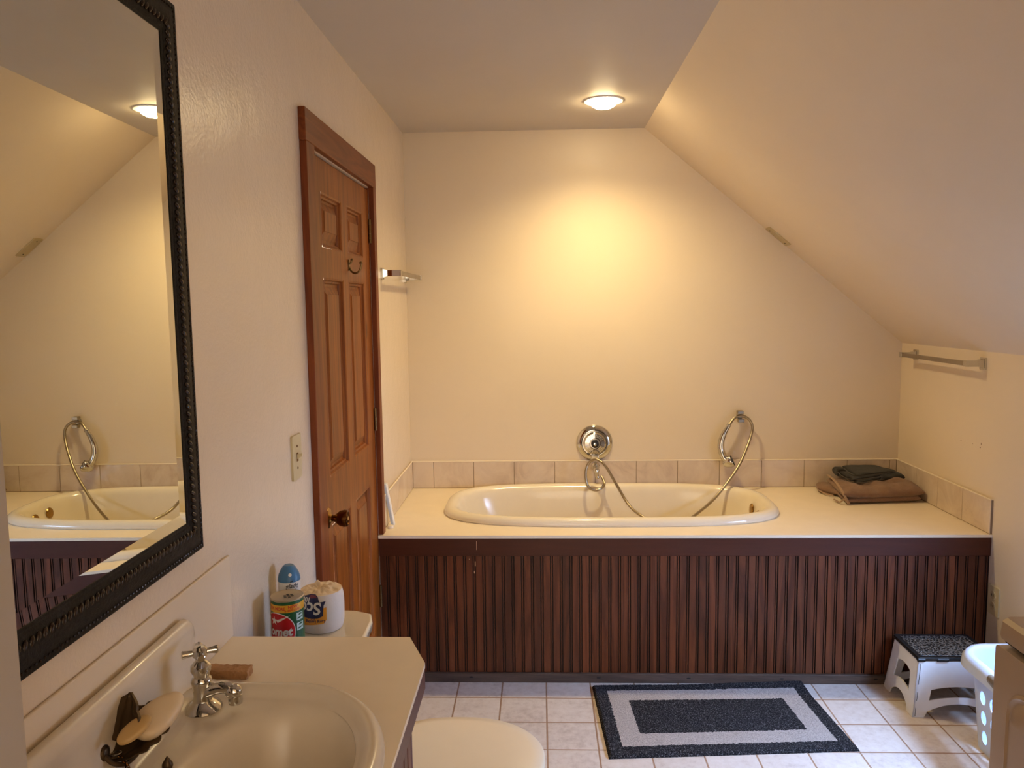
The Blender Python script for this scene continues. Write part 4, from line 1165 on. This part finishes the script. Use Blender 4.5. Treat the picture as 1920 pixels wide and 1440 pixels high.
def fn_right(u, v, w_): return (lerp(sx1, tx1, v)-w_, lerp(lerp(sy0, ty0, v), lerp(sy1, ty1, v), u), v*sh)
panel(0, fn_front, .006, .13, .28, .46, .05, .17).build('long_side', M['white'], st, bevel=.0015)
panel(0, fn_back, .006, .13, .28, .46, .05, .17).build('long_side', M['white'], st, bevel=.0015)
panel(0, fn_left, .006, .20, .34, .66, .06, .22).build('short_side', M['white'], st, bevel=.0015)
panel(0, fn_right, .006, .20, .34, .66, .06, .22).build('short_side', M['white'], st, bevel=.0015)
b = MB(); b.loops([rr3(tx0-.004, tx1+.004, ty0-.004, ty1+.004, .008, sh-.012), rr3(tx0-.008, tx1+.008, ty0-.008, ty1+.008, .010, sh-.002), rr3(tx0-.006, tx1+.006, ty0-.006, ty1+.006, .010, sh+.004)], cap0=True, cap1=True)
tp = b.build('top_step', M['black'], st, bevel=.001)
b = MB(); b.loops([rr3(tx0+.010, tx1-.010, ty0+.010, ty1-.010, .008, sh+.0035), rr3(tx0+.011, tx1-.011, ty0+.011, ty1-.011, .008, sh+.0052)], cap1=True); b.build('tread', M['tread'], tp)
b = MB(); y_ = sy0+(ty0-sy0)*.93
for xq, hq in ((tx0+.006, .013), (tx0+.085, .020), (tx1-.085, .020)):
    MB().lathe([(0, -hq), (.0085, -hq), (.0085, hq), (0, hq)], 14, orient((1, 0, 0), (xq, ty0-.003, sh-.006))).build('hinge_barrel', M['black'], st)
for v0, v1 in ((.55, .90), (.28, .42), (.0+.02, .16)):
    for k in range(1):
        p0 = fn_front(.028, v0, -.0007); p1 = fn_front(.028, v1, -.0007)
        MB().tube([p0, p1], .0009, 6).build('fold_seam', M['slot'], st)

# ------------------------------------------------------------------ laundry basket
lb = thing('laundry_basket', (1.61, 2.42, 0), 'white laundry basket with round holes between stool and dryer', 'laundry basket')
bx0, bx1, by0, by1 = 1.524, 1.758, 2.170, 2.685       # bottom
ux0, ux1, uy0, uy1, bh = 1.500, 1.782, 2.130, 2.725, .322     # top
rb_, ru_ = .06, .09
def bring(v, g=0, n=8):
    x0, x1, y0, y1 = (lerp(bx0, ux0, v)-g, lerp(bx1, ux1, v)+g, lerp(by0, uy0, v)-g, lerp(by1, uy1, v)+g); r_ = lerp(rb_, ru_, v)+g
    return [(p[0], p[1], v*bh) for p in rrect(x0, x1, y0, y1, r_, n)]
def long_side(sgn):
    b = MB()
    r0_, r1_ = rb_, ru_
    holes = []
    n_col = 7
    for rI, z in enumerate((.18, .40, .62)):
        for c in range(n_col - (rI % 2 == 1)*0):
            uu_ = (c+.5+(0 if rI % 2 else 0))/n_col
            holes.append([(uu_+.040*cos(2*pi*i/20), z+.075*sin(2*pi*i/20)) for i in range(20)])
    def fn(u, v, t):
        ya_ = lerp(by0+r0_, uy0+r1_, v); yb2 = lerp(by1-r0_, uy1-r1_, v)
        x_ = lerp(bx0, ux0, v)+t if sgn < 0 else lerp(bx1, ux1, v)-t
        return (x_, lerp(ya_, yb2, u), v*bh)
    b.prism([(0, .0), (1, .0), (1, 1), (0, 1)], holes, fn, .003)
    return b
def short_side(sgn):
    b = MB(); holes = []
    for z in (.18, .40, .62):
        for c in range(2):
            uu_ = (c+.5)/2
            holes.append([(uu_+.14*cos(2*pi*i/20), z+.075*sin(2*pi*i/20)) for i in range(20)])
    def fn(u, v, t):
        xa = lerp(bx0+rb_, ux0+ru_, v); xb = lerp(bx1-rb_, ux1-ru_, v)
        y_ = lerp(by0, uy0, v)+t if sgn < 0 else lerp(by1, uy1, v)-t
        return (lerp(xa, xb, u), y_, v*bh)
    b.prism([(0, 0), (1, 0), (1, 1), (0, 1)], holes, fn, .003); return b
b = MB()
for s_ in (-1, 1):
    q = long_side(s_); b.add(q.v, q.f); q = short_side(s_); b.add(q.v, q.f)
for k in range(4):      # rounded corners
    seg = []
    for v in (0, .25, .5, .75, 1):
        o_ = bring(v)[k*9:(k+1)*9]; i_ = bring(v, -.003)[k*9:(k+1)*9]
        seg.append(list(o_)+list(reversed(i_)))
    b.loops(seg, cap0=True, cap1=True)
b.loops([bring(0), [(p[0], p[1], .004) for p in bring(0)]], cap0=True, cap1=True)
b.build('basket_wall', M['basket'], lb, smooth=40)
def rim(g, z): return [(p[0], p[1], z) for p in bring(1, g)]
b = MB().loops([rim(-.004, bh-.004), rim(-.003, bh+.006), rim(.004, bh+.012), rim(.020, bh+.010), rim(.032, bh-.006), rim(.036, bh-.034), rim(.033, bh-.034), rim(.028, bh-.010), rim(.012, bh-.002), rim(-.001, bh-.006), rim(-.004, bh-.004)])
b.v = [(min(x_, R-.003), y_, z_) for x_, y_, z_ in b.v]
b.build('rim', M['basket'], lb, smooth=50)
b = MB(); gp = [(ux0-.029, y_, bh-.002) for y_ in (2.30, 2.34, 2.40, 2.46, 2.50)]
b.tube(gp, [.012, .0165, .0175, .0165, .012], 14, flat=1.25); b.build('grip', M['grip'], lb)

# ------------------------------------------------------------------ dryer
dx0, dx1, dy0_, dy1_, dz = .938, 1.66, .90, 1.566, .920
dw = thing('dryer', (1.30, 1.23, 0), 'almond enamel front loading dryer at right edge of photo', 'dryer')
b = MB(); b.loops([rr3(dx0-.004, dx1, dy0_, dy1_, .012, dz-.044), rr3(dx0-.006, dx1, dy0_-.002, dy1_+.002, .014, dz-.036), rr3(dx0-.004, dx1, dy0_, dy1_, .014, dz-.008), rr3(dx0+.004, dx1-.004, dy0_+.006, dy1_-.006, .012, dz)], cap0=True, cap1=True)
b.build('top_panel', M['appliance'], dw, smooth=40)
b = MB()
b.prism(rrect(dy0_+.001, dy1_-.001, .09, dz-.058, .010), [], lambda u, v, t: (dx0-.010+t, u, v), .72-.01)
b.build('cabinet', M['appliance'], dw, bevel=.003)
MB().box(dx0+.03, dx1-.03, dy0_+.02, dy1_-.02, 0, .092).build('plinth', M['slot'], dw)
MB().box(dx0+.004, dx1-.03, dy0_+.01, dy1_-.01, dz-.052, dz-.042).build('top_seam', M['slot'], dw)
b = MB()
def dfr(i_, h): return [(dx0-.010-h, p[0], p[1]) for p in rrect(dy0_+.06+i_, dy1_-.050-i_, .20+i_, .80-i_, .06-i_*.5)]
b.loops([dfr(0, -.002), dfr(.001, .003), dfr(.006, .005), dfr(.010, .001), dfr(.016, .001), dfr(.020, .005), dfr(.05, .006)], cap1=True)
b.build('door', M['appliance'], dw, smooth=40)
